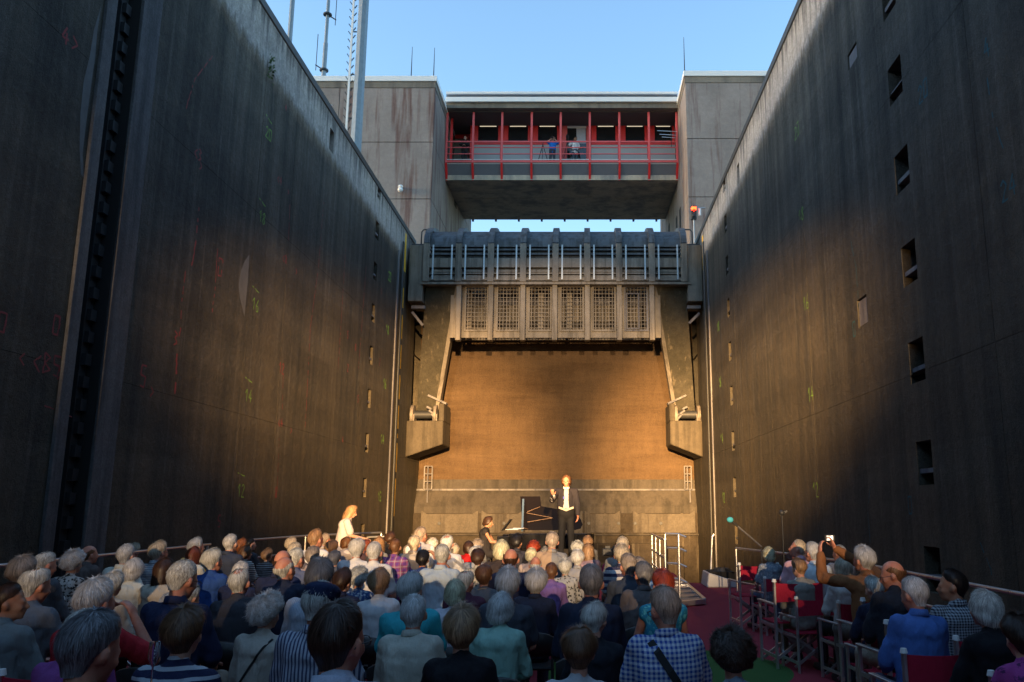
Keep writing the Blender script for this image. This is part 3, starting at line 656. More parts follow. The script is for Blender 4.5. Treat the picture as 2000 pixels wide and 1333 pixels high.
# gallery posts, braces, rails
zh=[Zp(p,GYF) for p in (278,289.5,302,313,316.5)]
ztop=Zp(221,GYF)
for x in posts:
    x=min(max(x,BX0+.05),BX1-.05)
    m=MB(); m.box((x-.055,GYF-.1,fz-.05),(x+.055,GYF+.0,zr[3])); p_=m.build('gallery_post',M_PINK,hs,bevel=.008)
    m=MB(); m.bar((x,GYF-.04,fz-.04),(x+.0,GYF+.38,zg0-.25),.11,.10); m.build('brace',M_RED,hs)
for k in range(8):
    a,b=min(max(posts[k],BX0+.05),BX1-.05)+.057,min(max(posts[k+1],BX0+.05),BX1-.05)-.057
    for z,w_,mt in ((zh[0],.07,M_PINK),(zh[1],.04,M_PINK),(zh[2],.04,M_PINK),(zh[4],.10,M_PINK)):
        m=MB(); m.box((a,GYF-.08,z-w_/2),(b,GYF-.03,z+w_/2)); m.build('rail',mt,hs)
    m=MB(); m.box((a,GYF-.085,zh[3]-.015),(b,GYF-.04,zh[3]+.015)); m.build('kick_strip',M_WHITE,hs)
# TV aerial
ae=thing('aerial','small metal aerial on the right end of the gallery rail','aerial',(P(1311,275,GYF-.2).x,GYF-.2,zh[0]))
p=P(1311,275,GYF-.2); m=MB(); m.tube([p-Vector((0,0,.35)),p+Vector((0,0,.55))],.018,5); m.build('aerial_mast',M_DARK,ae)
for k,(dz,l) in enumerate(((.5,.9),(.3,.75),(.15,.6))):
    m=MB(); m.bar(p+Vector((-l*.8,0,dz+.05)),p+Vector((l*.35,0,dz)),.02); m.build('aerial_rod',M_ALU,ae)

# ---------------------------------------------------------------- signal light on the right tower
sg=thing('signal_light','lit red signal lamp on an arm before the right tower','signal light',P(1358,420,36.9))
p=P(1355,408,36.9)
m=MB(); m.tube([p+Vector((0,0,.12)),p+Vector((0,-.001,-.12))],.1,12); m.box(p+Vector((-.13,.0,-.5)),p+Vector((.13,.2,.16))); m.build('signal_housing',M_DARK,sg,bevel=.02)
MRD=N('lit_red_lens'); MRD.b.inputs['Emission Color'].default_value=(1,.03,.004,1); MRD.b.inputs['Emission Strength'].default_value=3.5; M_LENS=MRD.fin((.8,.05,.02),.3)
m=MB(); m.ell(p+Vector((0,-.03,0)),(.125,.08,.125)); m.build('lit_lens',M_LENS,sg)
m=MB(); m.ell(p+Vector((0,-.01,-.33)),(.10,.05,.10)); m.build('dark_lens',M_DARK,sg)
m=MB(); m.tube([p+Vector((0,.1,-.5)),p+Vector((0,.1,-1.6))],.03,6); m.tube([p+Vector((.1,.1,0.06)),p+Vector((.55,.1,.08))],.03,6); m.build('signal_arm',M_GLAV,sg)
m=MB(); q=p+Vector((.28,.05,-.1)); m.tube([q+Vector((0,0,.12)),q+Vector((.0,0,-.22))],.06,8); m.build('camera_body',M_WHITE,sg)
# lamp pole pair and masts on the quay
M_MAST=plain('galvanised_mast',(.20,.24,.27),.5,.4,.35,6)
def octpole(name,label,x,y,z0,z1,r0,r1,n=8):
    m=MB(); m.tube([(x,y,z0),(x,y,z1)],[r0,r1],n); m.sm=[False]*len(m.sm)
    r=thing(name,label,'mast',(x,y,z0)); m.build('pole_shaft',M_MAST,r)
    m=MB(); m.tube([(x,y,z0),(x,y,z0+.06)],r0*1.8,n); m.build('base_plate',M_MAST,r); return r
b=P(694,305,28); lm=octpole('lighting_mast','thick grey octagonal lighting mast rising above the left wall',b.x,28,TOP,TOP+16,.20,.17)
b=P(567,60,34); octpole('lighting_mast','thin dark mast above the left wall top, furthest from the gallery',b.x,34,TOP,TOP+18,.13,.10)
# climbing ladder of the thick mast: two-sided spine with pegs
b=P(676,260,28); lx=b.x
m=MB(); m.box((lx-.035,28-.03,TOP),(lx+.035,28.03,TOP+16)); m.build('climbing_spine',M_WHITE,lm)
peg=None
for k in range(52):
    if peg is None:
        m=MB(); m.bar((lx-.05,28,TOP+.3),(lx-.13,28,TOP+.42),.028); m.bar((lx+.05,28,TOP+.45),(lx+.13,28,TOP+.57),.028); peg=m.build('climbing_peg',M_DARK,lm)
    else:
        c=peg.copy(); COL.objects.link(c); c.location=peg.location+Vector((0,0,.3*k))
for k in range(9):
    m=MB(); z=TOP+1+1.7*k; m.bar((lx+.05,28,z),(P(694,305,28).x-.2,28,z+.0),.035); m.build('standoff',M_DARK,lm)
# tiny camera and white box at the ladder foot; radio mast on the left tower roof
rm=thing('radio_mast','slim pale radio mast with whip aerials on the left tower roof','mast',(P(632,150,39).x,39,zaL+.6))
x=P(632,150,39).x; zz=zaL+.6
m=MB(); m.tube([(x,39,zz),(x,39,zz+2.6)],.12,8); m.tube([(x,39,zz+2.6),(x,39,zz+5)],.09,8); m.tube([(x,39,zz+5),(x,39,zz+7.5)],.06,8); m.build('mast_tube',M_MAST,rm)
for dz,s in ((1.1,-1),(4.2,1)):
    m=MB(); m.tube([(x,39,zz+dz-.04),(x,39,zz+dz+.04)],.22,10); m.build('collar',M_DARK,rm)
    m=MB(); m.bar((x,39,zz+dz),(x+s*.45,39,zz+dz+.3*(-s)),.05); m.tube([(x+s*.42,39,zz+dz-.3*s-.3),(x+s*.42,39,zz+dz+2)],.02,5); m.build('whip_aerial',M_DARK,rm)
# a small green weed rooted in the wall joint
wy,wz=wp(523,128)
rr=random.Random(2); m=MB()
for k in range(60):
    c=Vector((XL+.03+rr.random()*.1,wy+rr.gauss(0,.09),wz+rr.gauss(0,.14))); d=Vector((rr.random(),rr.gauss(0,1),rr.gauss(0,1))).normalized()*.06; e=Vector((rr.gauss(0,1),rr.gauss(0,1),rr.gauss(0,1))).normalized()*.03
    m.add([c-e,c+d,c+e],[(0,1,2)])
tag(m.build('weed',plain('weed_green',(.05,.09,.02),.8)),'small green weed rooted in a joint near the left wall top','plant')
# ---------------------------------------------------------------- people: materials
def skin_mat(name,col):
    if name in MC: return MC[name]
    n=N(name); p=n.pos('obj'); f=n.noise(p,14,4,.6); f2=n.noise(p,60,3,.6)
    c=n.mix(n.ramp(f,[(.35,0),(.7,1)]),col,(col[0]*.86,col[1]*.66,col[2]*.6)); n.bump(f2,.25,.002)
    n.b.inputs['Subsurface Weight'].default_value=.12; n.b.inputs['Subsurface Radius'].default_value=(.02,.008,.004); n.b.inputs['Subsurface Scale'].default_value=.4
    MC[name]=n.fin(c,.5,0,.35); return MC[name]
SK={'p':skin_mat('pale_skin',(.60,.36,.27)),'r':skin_mat('ruddy_skin',(.56,.27,.19)),'t':skin_mat('tanned_skin',(.40,.22,.14))}
def hair_mat(name,col):
    k='hair_'+name
    if k in MC: return MC[k]
    n=N(k); uv=n.n('UVMap').outputs[0]; a=n.n('Attribute',attribute_name='tone').outputs['Fac']
    f=n.noise(n.map(uv,(90,4,1)),1,3,.6); g=n.noise(n.map(uv,(7,2,1)),1,3,.5); t=n.math('ADD',n.math('MULTIPLY',a,.6),n.math('ADD',n.math('MULTIPLY',f,.4),n.math('MULTIPLY',n.math('SUBTRACT',g,.5),.7)))
    c=n.mix(n.ramp(t,[(.15,0),(.85,1)]),tuple(x*.38 for x in col),tuple(min(.9,x*2.5) for x in col)); n.bump(f,.25,.003)
    MC[k]=n.fin(c,.42,0,.35); return MC[k]
HC={'white':(.70,.65,.58),'silver':(.58,.53,.48),'grey':(.40,.365,.335),'dgrey':(.11,.11,.12),'greyb':(.22,.18,.15),'blond':(.56,.40,.25),'ablond':(.40,.31,.235),'dblond':(.22,.13,.07),'brown':(.10,.048,.024),'dbrown':(.035,.018,.012),'black':(.012,.010,.010),'auburn':(.13,.035,.018),'red':(.22,.035,.015),'orange':(.35,.12,.04),'bluegrey':(.08,.085,.11)}
def H(n): return hair_mat(n,HC[n])
def cloth(spec):
    if isinstance(spec,tuple) and isinstance(spec[0],(int,float)): spec=('s',spec)
    key='cloth_'+repr(spec)
    if key in MC: return MC[key]
    n=N('fabric'); p=n.pos('obj'); kind=spec[0]; w_=n.noise(p,220,2,.5); fo=n.noise(n.map(p,(5,5,2.2)),1,4,.55)
    if kind=='s': c=n.mix(n.noise(p,5,4,.6),tuple(x*1.05 for x in spec[1]),tuple(min(.85,x*1.5) for x in spec[1]))
    else:
        xyz=n.sep(p); X,Y,Z=xyz
        def band(src,per,duty,ph=0.): return n.math('LESS_THAN',n.math('FRACT',n.math('ADD',n.math('MULTIPLY',src,1/per),ph)),duty)
        if kind=='h': c=n.mix(band(Z,spec[3],spec[4]),spec[1],spec[2])
        elif kind=='v': c=n.mix(band(X,spec[3],spec[4]),spec[1],spec[2])
        elif kind=='g':
            a=band(X,spec[3],.5); b=band(Z,spec[3],.5); s_=n.math('MULTIPLY',n.math('ADD',a,b),.5); c=n.mix(s_,spec[1],spec[2])
        elif kind=='pl':
            a=band(X,spec[3],.45); b=band(Z,spec[3],.45); c=n.mix(n.math('MULTIPLY',n.math('ADD',a,b),.5),spec[1],spec[2])
            l=n.math('MAXIMUM',band(X,spec[3],.08,.3),band(Z,spec[3],.08,.3)); c=n.mix(n.math('MULTIPLY',l,.6),c,(.6,.65,.7))
        elif kind=='f':
            v=n.n('TexVoronoi'); n.link(p,v.inputs['Vector']); v.inputs['Scale'].default_value=spec[3]
            nn=n.noise(p,spec[3]*1.3,3,.6,1.5); c=n.mix(n.ramp(n.math('ADD',n.math('MULTIPLY',v.outputs['Distance'],.6),nn),[(spec[4]-.04,1),(spec[4]+.04,0)]),spec[1],spec[2])
    c=n.mix(.25,c,n.ramp(w_,[(.3,.5),(.7,1.)]),'MULTIPLY')
    n.bump(n.math('ADD',fo,n.math('MULTIPLY',w_,.04)),.9,.06)
    MC[key]=n.fin(c,.85,0,.2); return MC[key]
def setmat(o,m):
    o.material_slots[0].link='OBJECT'; o.material_slots[0].material=m; return o
NEU=plain('neutral_cloth',(.2,.2,.2),.8)
# ---------------------------------------------------------------- people: shapes
def cap(m,p,q,r0,r1,n=12):
    p=Vector(p); q=Vector(q); d=q-p; L=d.length; d=d/L if L>1e-6 else Vector((0,0,1))
    pts=[];rs=[]
    for k in range(4): a=PI/2*(k+.4)/4.4; pts.append(p-d*r0*math.cos(a)); rs.append(r0*math.sin(a))
    pts+= [p,q]; rs+=[r0,r1]
    for k in range(3,-1,-1): a=PI/2*(k+.4)/4.4; pts.append(q+d*r1*math.cos(a)); rs.append(r1*math.sin(a))
    m.tube(pts,rs,n)
def voxel(m,name,size,smooth=4,fold=0,seed=0,mat=None,fac=.5):
    me=bpy.data.meshes.new('tmp'); me.from_pydata(m.v,[],m.f)
    bm=bmesh.new(); bm.from_mesh(me); bmesh.ops.recalc_face_normals(bm,faces=bm.faces[:]); bm.to_mesh(me); bm.free()
    o=bpy.data.objects.new('tmp',me); COL.objects.link(o)
    r=o.modifiers.new('r','REMESH'); r.mode='VOXEL'; r.voxel_size=size; r.use_smooth_shade=True
    s=o.modifiers.new('s','SMOOTH'); s.factor=fac; s.iterations=smooth
    dg=bpy.context.evaluated_depsgraph_get(); out=bpy.data.meshes.new_from_object(o.evaluated_get(dg)); out.name=name
    bpy.data.objects.remove(o); bpy.data.meshes.remove(me)
    if fold:
        off=Vector((seed*7.1,seed*3.3,0))
        nv=len(out.vertices); nr=[v.normal.copy() for v in out.vertices]; cs=[v.co.copy() for v in out.vertices]; fl=[]
        for c,nn in zip(cs,nr):
            q=Vector((c.x*6,c.y*6,c.z*3.2))+off
            a=noise.noise(q)+.55*noise.noise(q*2.3)+.3*(1-abs(noise.noise(Vector((c.x*11+c.z*7,c.y*9,c.z*9-c.x*6))+off))*2.4)+.22*noise.noise(Vector((c.x*30,c.y*30,c.z*14))+off)
            c=c+nn*(fold*a); fl+=[c.x,c.y,c.z]
        out.vertices.foreach_set('co',fl); out.update()
    for p in out.polygons: p.use_smooth=True
    out.materials.clear(); out.materials.append(mat or NEU)
    return out
def head_prims(m,hc,HM,sex='m'):
    f=.95 if sex=='f' else 1.
    def e(c,r): m.ell(hc+HM@Vector([x*f for x in c]),[x*f for x in r],HM.to_4x4() if False else HM,14,10)
    e((0,-.010,.022),(.075,.095,.094)); e((0,.030,-.018),(.062,.066,.072)); e((0,.034,-.062),(.047,.052,.046)); e((0,.072,-.088),(.020,.018,.018))
    e((0,.080,.012),(.045,.018,.012))
    cap(m,hc+HM@Vector((0,.09,.004)),hc+HM@Vector((0,.108,-.026)),.009,.013,8)
    e((0,.090,-.056),(.022,.010,.008)); e((0,.088,-.064),(.018,.010,.007))
    for s in (-1,1):
        e((s*.077,-.004,-.016),(.012,.018,.030)); e((s*.088,-.012,-.008),(.009,.017,.027)); e((s*.038,.066,-.030),(.02,.02,.018))
def hand(m,wr,dirv,palmn,L=.17,curl=.5,side=1):
    d=Vector(dirv).normalized(); nrm=Vector(palmn); nrm=(nrm-d*nrm.dot(d)).normalized(); s=d.cross(nrm)*side
    wr=Vector(wr); pc=wr+d*.045
    M=Matrix((s,d,nrm)).transposed()
    m.ell(pc,(.040,.050,.018),M,12,8)
    for k,(x,l) in enumerate(((-.029,.062),(-.010,.075),(.010,.080),(.029,.070))):
        a=wr+d*.085+s*x; c1=curl; b=a+(d*math.cos(c1*.6)+nrm*math.sin(c1*.6))*l*.5; c=b+(d*math.cos(c1*1.6)+nrm*math.sin(c1*1.6))*l*.5
        cap(m,a-d*.02,b,.0105,.010,8); cap(m,b,c,.010,.0085,8)
    a=wr+d*.03+s*.034; b=a+(s*.6+d*.7+nrm*.3).normalized()*.042; c=b+(s*.1+d*.9+nrm*.4).normalized()*.034
    cap(m,a,b,.013,.0115,8); cap(m,b,c,.0115,.009,8)
def HMat(yaw,nod,tilt=0): return Matrix.Rotation(-yaw,3,'Z')@Matrix.Rotation(-nod,3,'X')@Matrix.Rotation(tilt,3,'Y')
SEAT=dict(hip=(0,0,.54),chest=(0,-.035,.90),neck=(0,-.015,1.07),head=(0,.035,1.20),sh=(.155,-.02,1.005),el=(.212,.07,.745),ha=(.10,.30,.655),hd=(-.4,.9,-.1),kn=(.10,.44,.52),an=(.10,.46,.09))
STAND=dict(hip=(0,0,.93),chest=(0,0,1.28),neck=(0,-.01,1.48),head=(0,.02,1.625),sh=(.175,0,1.40),el=(.24,-.02,1.12),ha=(.25,.05,.88),hd=(0,.15,-1),kn=(.10,.02,.50),an=(.11,-.02,.09))
def J(base,**k): d=dict(base); d.update(k); return d
def LR(j,k):
    if k+'L' in j: l=Vector(j[k+'L'])
    else: l=Vector(j[k]); l.x=-l.x
    if k+'R' in j: r=Vector(j[k+'R'])
    else: r=Vector(j[k])
    return ((-1,l),(1,r))
def body_mesh(j,sex,yaw,nod,vox=.0115,tilt=0,hands=True,curl=.7):
    m=MB(); g=.93 if sex=='f' else 1.; HM=HMat(yaw,nod,tilt); hc=Vector(j['head'])
    head_prims(m,hc,HM,sex)
    nk=Vector(j['neck']); cap(m,nk-Vector((0,0,.04)),hc+HM@Vector((0,-.018,-.05)),.056*g,.050*g)
    ch=Vector(j['chest']); hp=Vector(j['hip'])
    m.ell(ch+Vector((0,.0,.0)),(.150*g,.105*g,.17)); m.ell((ch+hp)/2,(.135*g,.10*g,.15)); m.ell(hp,(.155,.12,.11))
    for (s,sh),(_,el),(_,ha) in zip(LR(j,'sh'),LR(j,'el'),LR(j,'ha')):
        sh=Vector((sh.x*g,sh.y,sh.z))
        cap(m,nk-Vector((0,0,.03)),sh+Vector((0,0,.0)),.045,.050*g); cap(m,sh,el,.047*g,.037*g); cap(m,el,ha,.038*g,.026*g)
    if hands:
        for (s,ha),(_,hd),(_,el) in zip(LR(j,'ha'),LR(j,'hd'),LR(j,'el')):
            pn=j.get('pn'+('L' if s<0 else 'R'),(0,0,-1) if abs(hd.z)<.8 else (-s,0,0))
            hand(m,ha,hd,pn,curl=j.get('curl'+('L' if s<0 else 'R'),curl),side=j.get('th'+('L' if s<0 else 'R'),-s))
    for (s,kn),(_,an) in zip(LR(j,'kn'),LR(j,'an')):
        h=hp+Vector((s*.085,0,-.02)); cap(m,h,kn,.075,.055); cap(m,kn,an,.05,.036)
        cap(m,an+Vector((0,-.03,-.04)),an+Vector((0.01*s,.15,-.055)),.035,.03)
    return voxel(m,'person_body',vox,3,fac=.45)
def shirt_mesh(j,sex,sleeve,seed,vox=.015,fold=.016,loose=0.,collar=True,hem=0.,heavy=0.):
    m=MB(); g=.93 if sex=='f' else 1.; a=.014+loose
    nk=Vector(j['neck']); ch=Vector(j['chest']); hp=Vector(j['hip'])
    m.ell(ch,(.150*g+a+heavy,.110*g+a+heavy*.6,.175+a)); m.ell((ch+hp)/2-Vector((0,0,.02)),(.150*g+a+heavy*1.5,.115*g+a+heavy*1.3,.17)); m.ell(hp+Vector((0,0,-.0-hem)),(.165+a+heavy,.13+a+heavy,.12+hem))
    m.ell(ch+Vector((0,-.035,.06)),(.15*g+a,.085+a,.10))
    M_=Matrix.Diagonal(Vector((1.35,1,1))); q0,q1=ch+Vector((0,-.005,-.02)),hp+Vector((0,-.01,.02)); m2=MB(); cap(m2,q0,q1,.108+a+heavy,.112+a+heavy,16); m.add([Vector(((v[0]-ch.x)*1.42*g+ch.x,v[1],v[2])) for v in m2.v],m2.f,True)
    if collar: cap(m,nk-Vector((0,0,.05)),nk+Vector((0,.008,-.002)),.066*g,.062*g)
    for (s,sh),(_,el),(_,ha) in zip(LR(j,'sh'),LR(j,'el'),LR(j,'ha')):
        sh=Vector((sh.x*g,sh.y,sh.z))
        cap(m,nk-Vector((0,0,.045)),sh,.050,.060*g+a*.6); cap(m,ch+Vector((s*.06,0,.05)),sh-Vector((0,0,.03)),.09,.065)
        if sleeve=='none': continue
        if sleeve=='short': cap(m,sh,sh.lerp(el,.72),.060*g+a*.5,.062*g+a*.5)
        else:
            cap(m,sh,el,.060*g+a*.5,.050*g+a*.6); cap(m,el,ha.lerp(el,.06),.050*g+a*.6,.038*g+a*.3)
    return voxel(m,'shirt',vox,4,fold,seed)
def trouser_mesh(j,seed,vox=.017,skirt=False):
    m=MB(); hp=Vector(j['hip']); m.ell(hp,(.17,.135,.12)) if hp.z<.7 else m.ell(hp+Vector((0,0,.03)),(.185,.15,.16))
    for (s,kn),(_,an) in zip(LR(j,'kn'),LR(j,'an')):
        h=hp+Vector((s*.085,0,-.02)); cap(m,h,kn,.09,.072); cap(m,kn,an.lerp(kn,.08),.07,.058)
    return voxel(m,'trousers',vox,4,.005,seed)
def shoe_mesh(j):
    m=MB()
    for (s,an) in LR(j,'an'): 
        cap(m,an+Vector((0,-.03,-.035)),an+Vector((.01*s,.16,-.05)),.048,.04); m.box(an+Vector((-.045,-.07,-.089)),an+Vector((.045,.18,-.06)))
    return voxel(m,'shoes',.012,2)
# ---------------------------------------------------------------- hair
def interp(tab,x):
    for (a,b),(c,d) in zip(tab,tab[1:]):
        if x<=c: return b+(d-b)*(x-a)/(c-a)
    return tab[-1][1]
ST={ #        hairline by |azimuth| from the back, thickness top/side, extra drop, strands, lumps, curl
 'short':dict(nape=0.042,hl=[(0,117),(50,116),(80,98),(98,82),(115,80),(142,66),(180,56)],T=(.012,.008),drop=0,n=1500,ln=.24,lift=.006,lump=.003,curl=0),
 'crop': dict(nape=0.045,hl=[(0,117),(50,116),(80,110),(98,98),(115,90),(142,72),(180,58)],T=(.022,.012),drop=0,n=2000,ln=.30,lift=.010,lump=.011,curl=0),
 'full': dict(nape=0.05,hl=[(0,117),(50,116),(80,112),(98,104),(115,95),(142,74),(180,60)],T=(.028,.023),drop=0,n=2200,ln=.34,lift=.012,lump=.015,curl=0),
 'curly':dict(nape=0.03,hl=[(0,117),(50,116),(85,112),(110,100),(142,78),(180,60)],T=(.032,.032),drop=0,n=2600,ln=.16,lift=.014,lump=.019,curl=1),
 'bob':  dict(hl=[(0,98),(60,96),(100,94),(125,92),(150,70),(180,58)],T=(.016,.019),drop=.085,n=2200,ln=.42,lift=.006,lump=.005,curl=0),
 'long': dict(hl=[(0,98),(60,96),(100,94),(125,92),(150,70),(180,58)],T=(.015,.017),drop=.19,n=2400,ln=.5,lift=.008,lump=.008,curl=0),
 'bald': dict(nape=0.035,hl=[(0,117),(50,116),(80,104),(98,90),(120,80),(180,60)],T=(.007,.010),drop=0,n=900,ln=.22,lift=.005,lump=.002,curl=0,t0=[(0,.56),(60,.62),(95,.70),(112,.90),(118,1.0),(180,1.0)]),
 'thin': dict(nape=0.04,hl=[(0,117),(50,116),(80,98),(98,82),(115,80),(142,66),(180,50)],T=(.006,.010),drop=0,n=1500,ln=.26,lift=.007,lump=.002,curl=0,t0=[(0,.30),(60,.28),(120,.34),(150,.55),(180,.75)]),
 'shaved':dict(nape=0.03,hl=[(0,117),(50,116),(80,102),(98,88),(115,80),(142,64),(180,52)],T=(.003,.003),drop=0,n=1100,ln=.08,lift=.003,lump=.001,curl=0),
}
HAIRS={}
def hair_mesh(style,seed=0):
    if (style,seed) in HAIRS: return HAIRS[(style,seed)]
    S=ST[style]; rr=random.Random(seed*101+len(style)); RX,RY,RZ=.0765,.0965,.0965; C=Vector((0,-.010,.022)); tilt=Matrix.Rotation(R(14),3,'X')
    part=rr.uniform(-.3,.3); so=Vector((seed*5.3,seed*2.1,1))
    def sph(az,th,T):
        d=tilt@Vector((math.sin(th)*math.sin(az),-math.sin(th)*math.cos(az),math.cos(th)))
        return C+Vector((d.x*(RX+T),d.y*(RY+T),d.z*(RZ+T))),d
    def pt(az,t,ext=0.):
        a=abs(math.degrees(az)); thm=R(interp(S['hl'],a)); T=S['T'][0]*(math.cos(min(1,t)*PI/2)**.5 if t<1 else 0)+S['T'][1]*math.sin(min(1,t)*PI/2)
        drop=S['drop']*(1. if a<100 else max(0,1-(a-100)/30.))
        arc=thm*.1; tot=arc+drop; s=t*tot
        edge=1. if drop>.01 else max(.12,min(1,(1-t)*(2.4 if S['T'][1]<.03 else 3.2)+.12))
        lump=S['lump']
        nap=S.get('nape',0)*max(0,min(1,(78-a)/30)) if drop<.001 else 0
        if nap>0:
            tot=arc+nap; s=t*tot
            if s>arc:
                p,d=sph(az,thm,max(.003,T*edge)+ext); q=min(1.05,(s-arc)/nap); return Vector((p.x*(1-.22*q),p.y+.012*q,p.z-(s-arc))),Vector((d.x,d.y,0)).normalized()
            th=thm*s/arc; p,d=sph(az,th,max(.003,T*edge)+ext)
        elif s<=arc or drop<.001:
            th=thm*min(1.02,s/arc); p,d=sph(az,th,T*edge+ext)
        else:
            p,d=sph(az,thm,T+ext); q=(s-arc)/max(drop,.001); k=1+.10*math.sin(q*PI*.8)-(.26 if S['drop']<.1 else .10)*q*q
            p=Vector((C.x+(p.x-C.x)*k,C.y+(p.y-C.y)*k,p.z-(s-arc)))
            if S['drop']>.1: p.y-= .0*q
        v=noise.noise(p*(22 if S['curl'] else 11)+so)*lump+noise.noise(p*5+so*2)*lump*.5 + noise.noise(p*45+so)*lump*.4
        return p+d*v, d
    m=MB(); uv=[]; tone=[]
    NA,NT=56,16
    t0f=(lambda az: interp(S['t0'],abs(math.degrees(az)))) if 't0' in S else (lambda az:0.)
    gc={}
    def gp(a_,t_):
        k=(round(a_,4),round(t_,4))
        if k not in gc: gc[k]=pt(a_,t_)[0]
        return gc[k]
    for i in range(NA):
        for jn in range(NT):
            az=-PI+2*PI*i/NA; a0=az; a1=az+2*PI/NA
            q=[]; 
            for (a_,j_) in ((a0,jn),(a1,jn),(a1,jn+1),(a0,jn+1)):
                t0=t0f(a_); q.append((a_,t0+(1-t0)*j_/NT))
            if min(x[1] for x in q)>.985 and 't0' in S: continue
            vs=[gp(a_,t_) for a_,t_ in q]
            m.add(vs,[(0,1,2,3)],True)
            for a_,t_ in q: uv.append((a_/6.283+.5,t_)); tone.append(.35)  # shell toned darker: shade between the strands put into the colour
    for k in range(int(S['n']*2.3)):
        az=rr.uniform(-PI,PI); t0=t0f(az)
        if rr.random()<.3: az=(round(az*7)/7)+rr.gauss(0,.05)
        if t0>.97: continue
        if style=='thin' and rr.random()<.12: t0=t0*rr.random()
        t=t0+(1-t0)*rr.random()**.8*.98-.04; ln=S['ln']*rr.uniform(.6,1.2)*(1 if S['drop']==0 else .6); tn=min(1,max(0,rr.gauss(.5,.26)+.12*math.sin(az*23+seed)))
        dr=rr.gauss(0,.05); wd=rr.uniform(.0010,.0022); lf=S['lift']*rr.uniform(.2,1.3)*(2.4 if rr.random()<.12 else 1); ph=rr.uniform(0,6.28); prev=None; pts=[]
        for s_ in range(4):
            tt=max(0.0,min(1.01,t+ln*s_/3)); aa=az+dr*s_/3*(1+2*(1-tt))+(math.sin(ph+s_*1.9)*.10 if S['curl'] else 0)
            p,d=pt(aa,tt); e=lf*(s_/3)**1.3*(1 if S['drop'] else max(.15,min(1,(1-tt)*2.5+.15)))+.001
            if S['curl']: e+=.007*(math.cos(ph+s_*2.1))
            pts.append((p+d*e,d,aa,tt))
        vs=[];
        for s_ in range(4):
            p,d,aa,tt=pts[s_]; tg=(pts[min(3,s_+1)][0]-pts[max(0,s_-1)][0]); 
            if tg.length<1e-6: tg=Vector((0,0,-1))
            sd=tg.normalized().cross(d)
            if sd.length<1e-4: sd=Vector((1,0,0))
            sd.normalize(); w_=wd*(1-.75*(s_/3)**2)
            vs+= [p-sd*w_,p+sd*w_]; uv += [(aa/6.283+.5,tt)]*2; tone += [tn]*2
        m.add(vs,[(0,1,3,2),(2,3,5,4),(4,5,7,6)],True)
    me=bpy.data.meshes.new('hair_'+style); me.from_pydata(m.v,[],m.f); me.polygons.foreach_set('use_smooth',[True]*len(m.f))
    at=me.attributes.new('tone','FLOAT','POINT'); at.data.foreach_set('value',tone)
    ul=me.uv_layers.new(name='UVMap'); li=[0]*len(me.loops); me.loops.foreach_get('vertex_index',li); fl=[]
    for i in li: fl+=[uv[i][0],uv[i][1]]
    ul.data.foreach_set('uv',fl); me.materials.append(NEU)
    HAIRS[(style,seed)]=me; return me
PROT={}
def proto(key,fn):
    if key not in PROT: PROT[key]=fn()
    return PROT[key]
def child(name,me,mat,parent,loc=(0,0,0),rot=None,scale=None,label=None):
    o=bpy.data.objects.new(name,me); COL.objects.link(o); o.parent=parent; o.location=loc
    if rot is not None: o.rotation_euler=rot.to_euler() if isinstance(rot,(Matrix,Quaternion)) else rot
    if scale: o.scale=scale
    setmat(o,mat)
    if label: o['label']=label
    return o
def glasses_mesh():
    m=MB()
    for s in (-1,1):
        pts=[(s*.033+.024*math.cos(2*PI*k/12),.098,-.004+.017*math.sin(2*PI*k/12)) for k in range(13)]; m.tube(pts,.0022,5)
        m.tube([(s*.057,.098,0),(s*.079,.06,.002),(s*.083,-.012,.0),(s*.083,-.03,-.012)],.002,5)
    m.tube([(-.010,.099,0),(.010,.099,0)],.0022,5)
    me=bpy.data.meshes.new('glasses'); me.from_pydata(m.v,[],m.f); me.materials.append(NEU); return me
def eye_mesh():
    me_=MB()
    for s in (-1,1): me_.ell((s*.031,.083,-.006),(.013,.008,.008),nu=10,nv=8)
    me=bpy.data.meshes.new('eyes'); me.from_pydata(me_.v,[],me_.f); me.materials.append(NEU); return me
M_EYE=plain('eye_dark',(.05,.035,.03),.2,0,.1)
DARKT=[(.03,.035,.05),(.02,.02,.022),(.10,.09,.08),(.05,.06,.10),(.22,.19,.15)]
def bucket(x,bs): return min(bs,key=lambda b:abs(b-x))
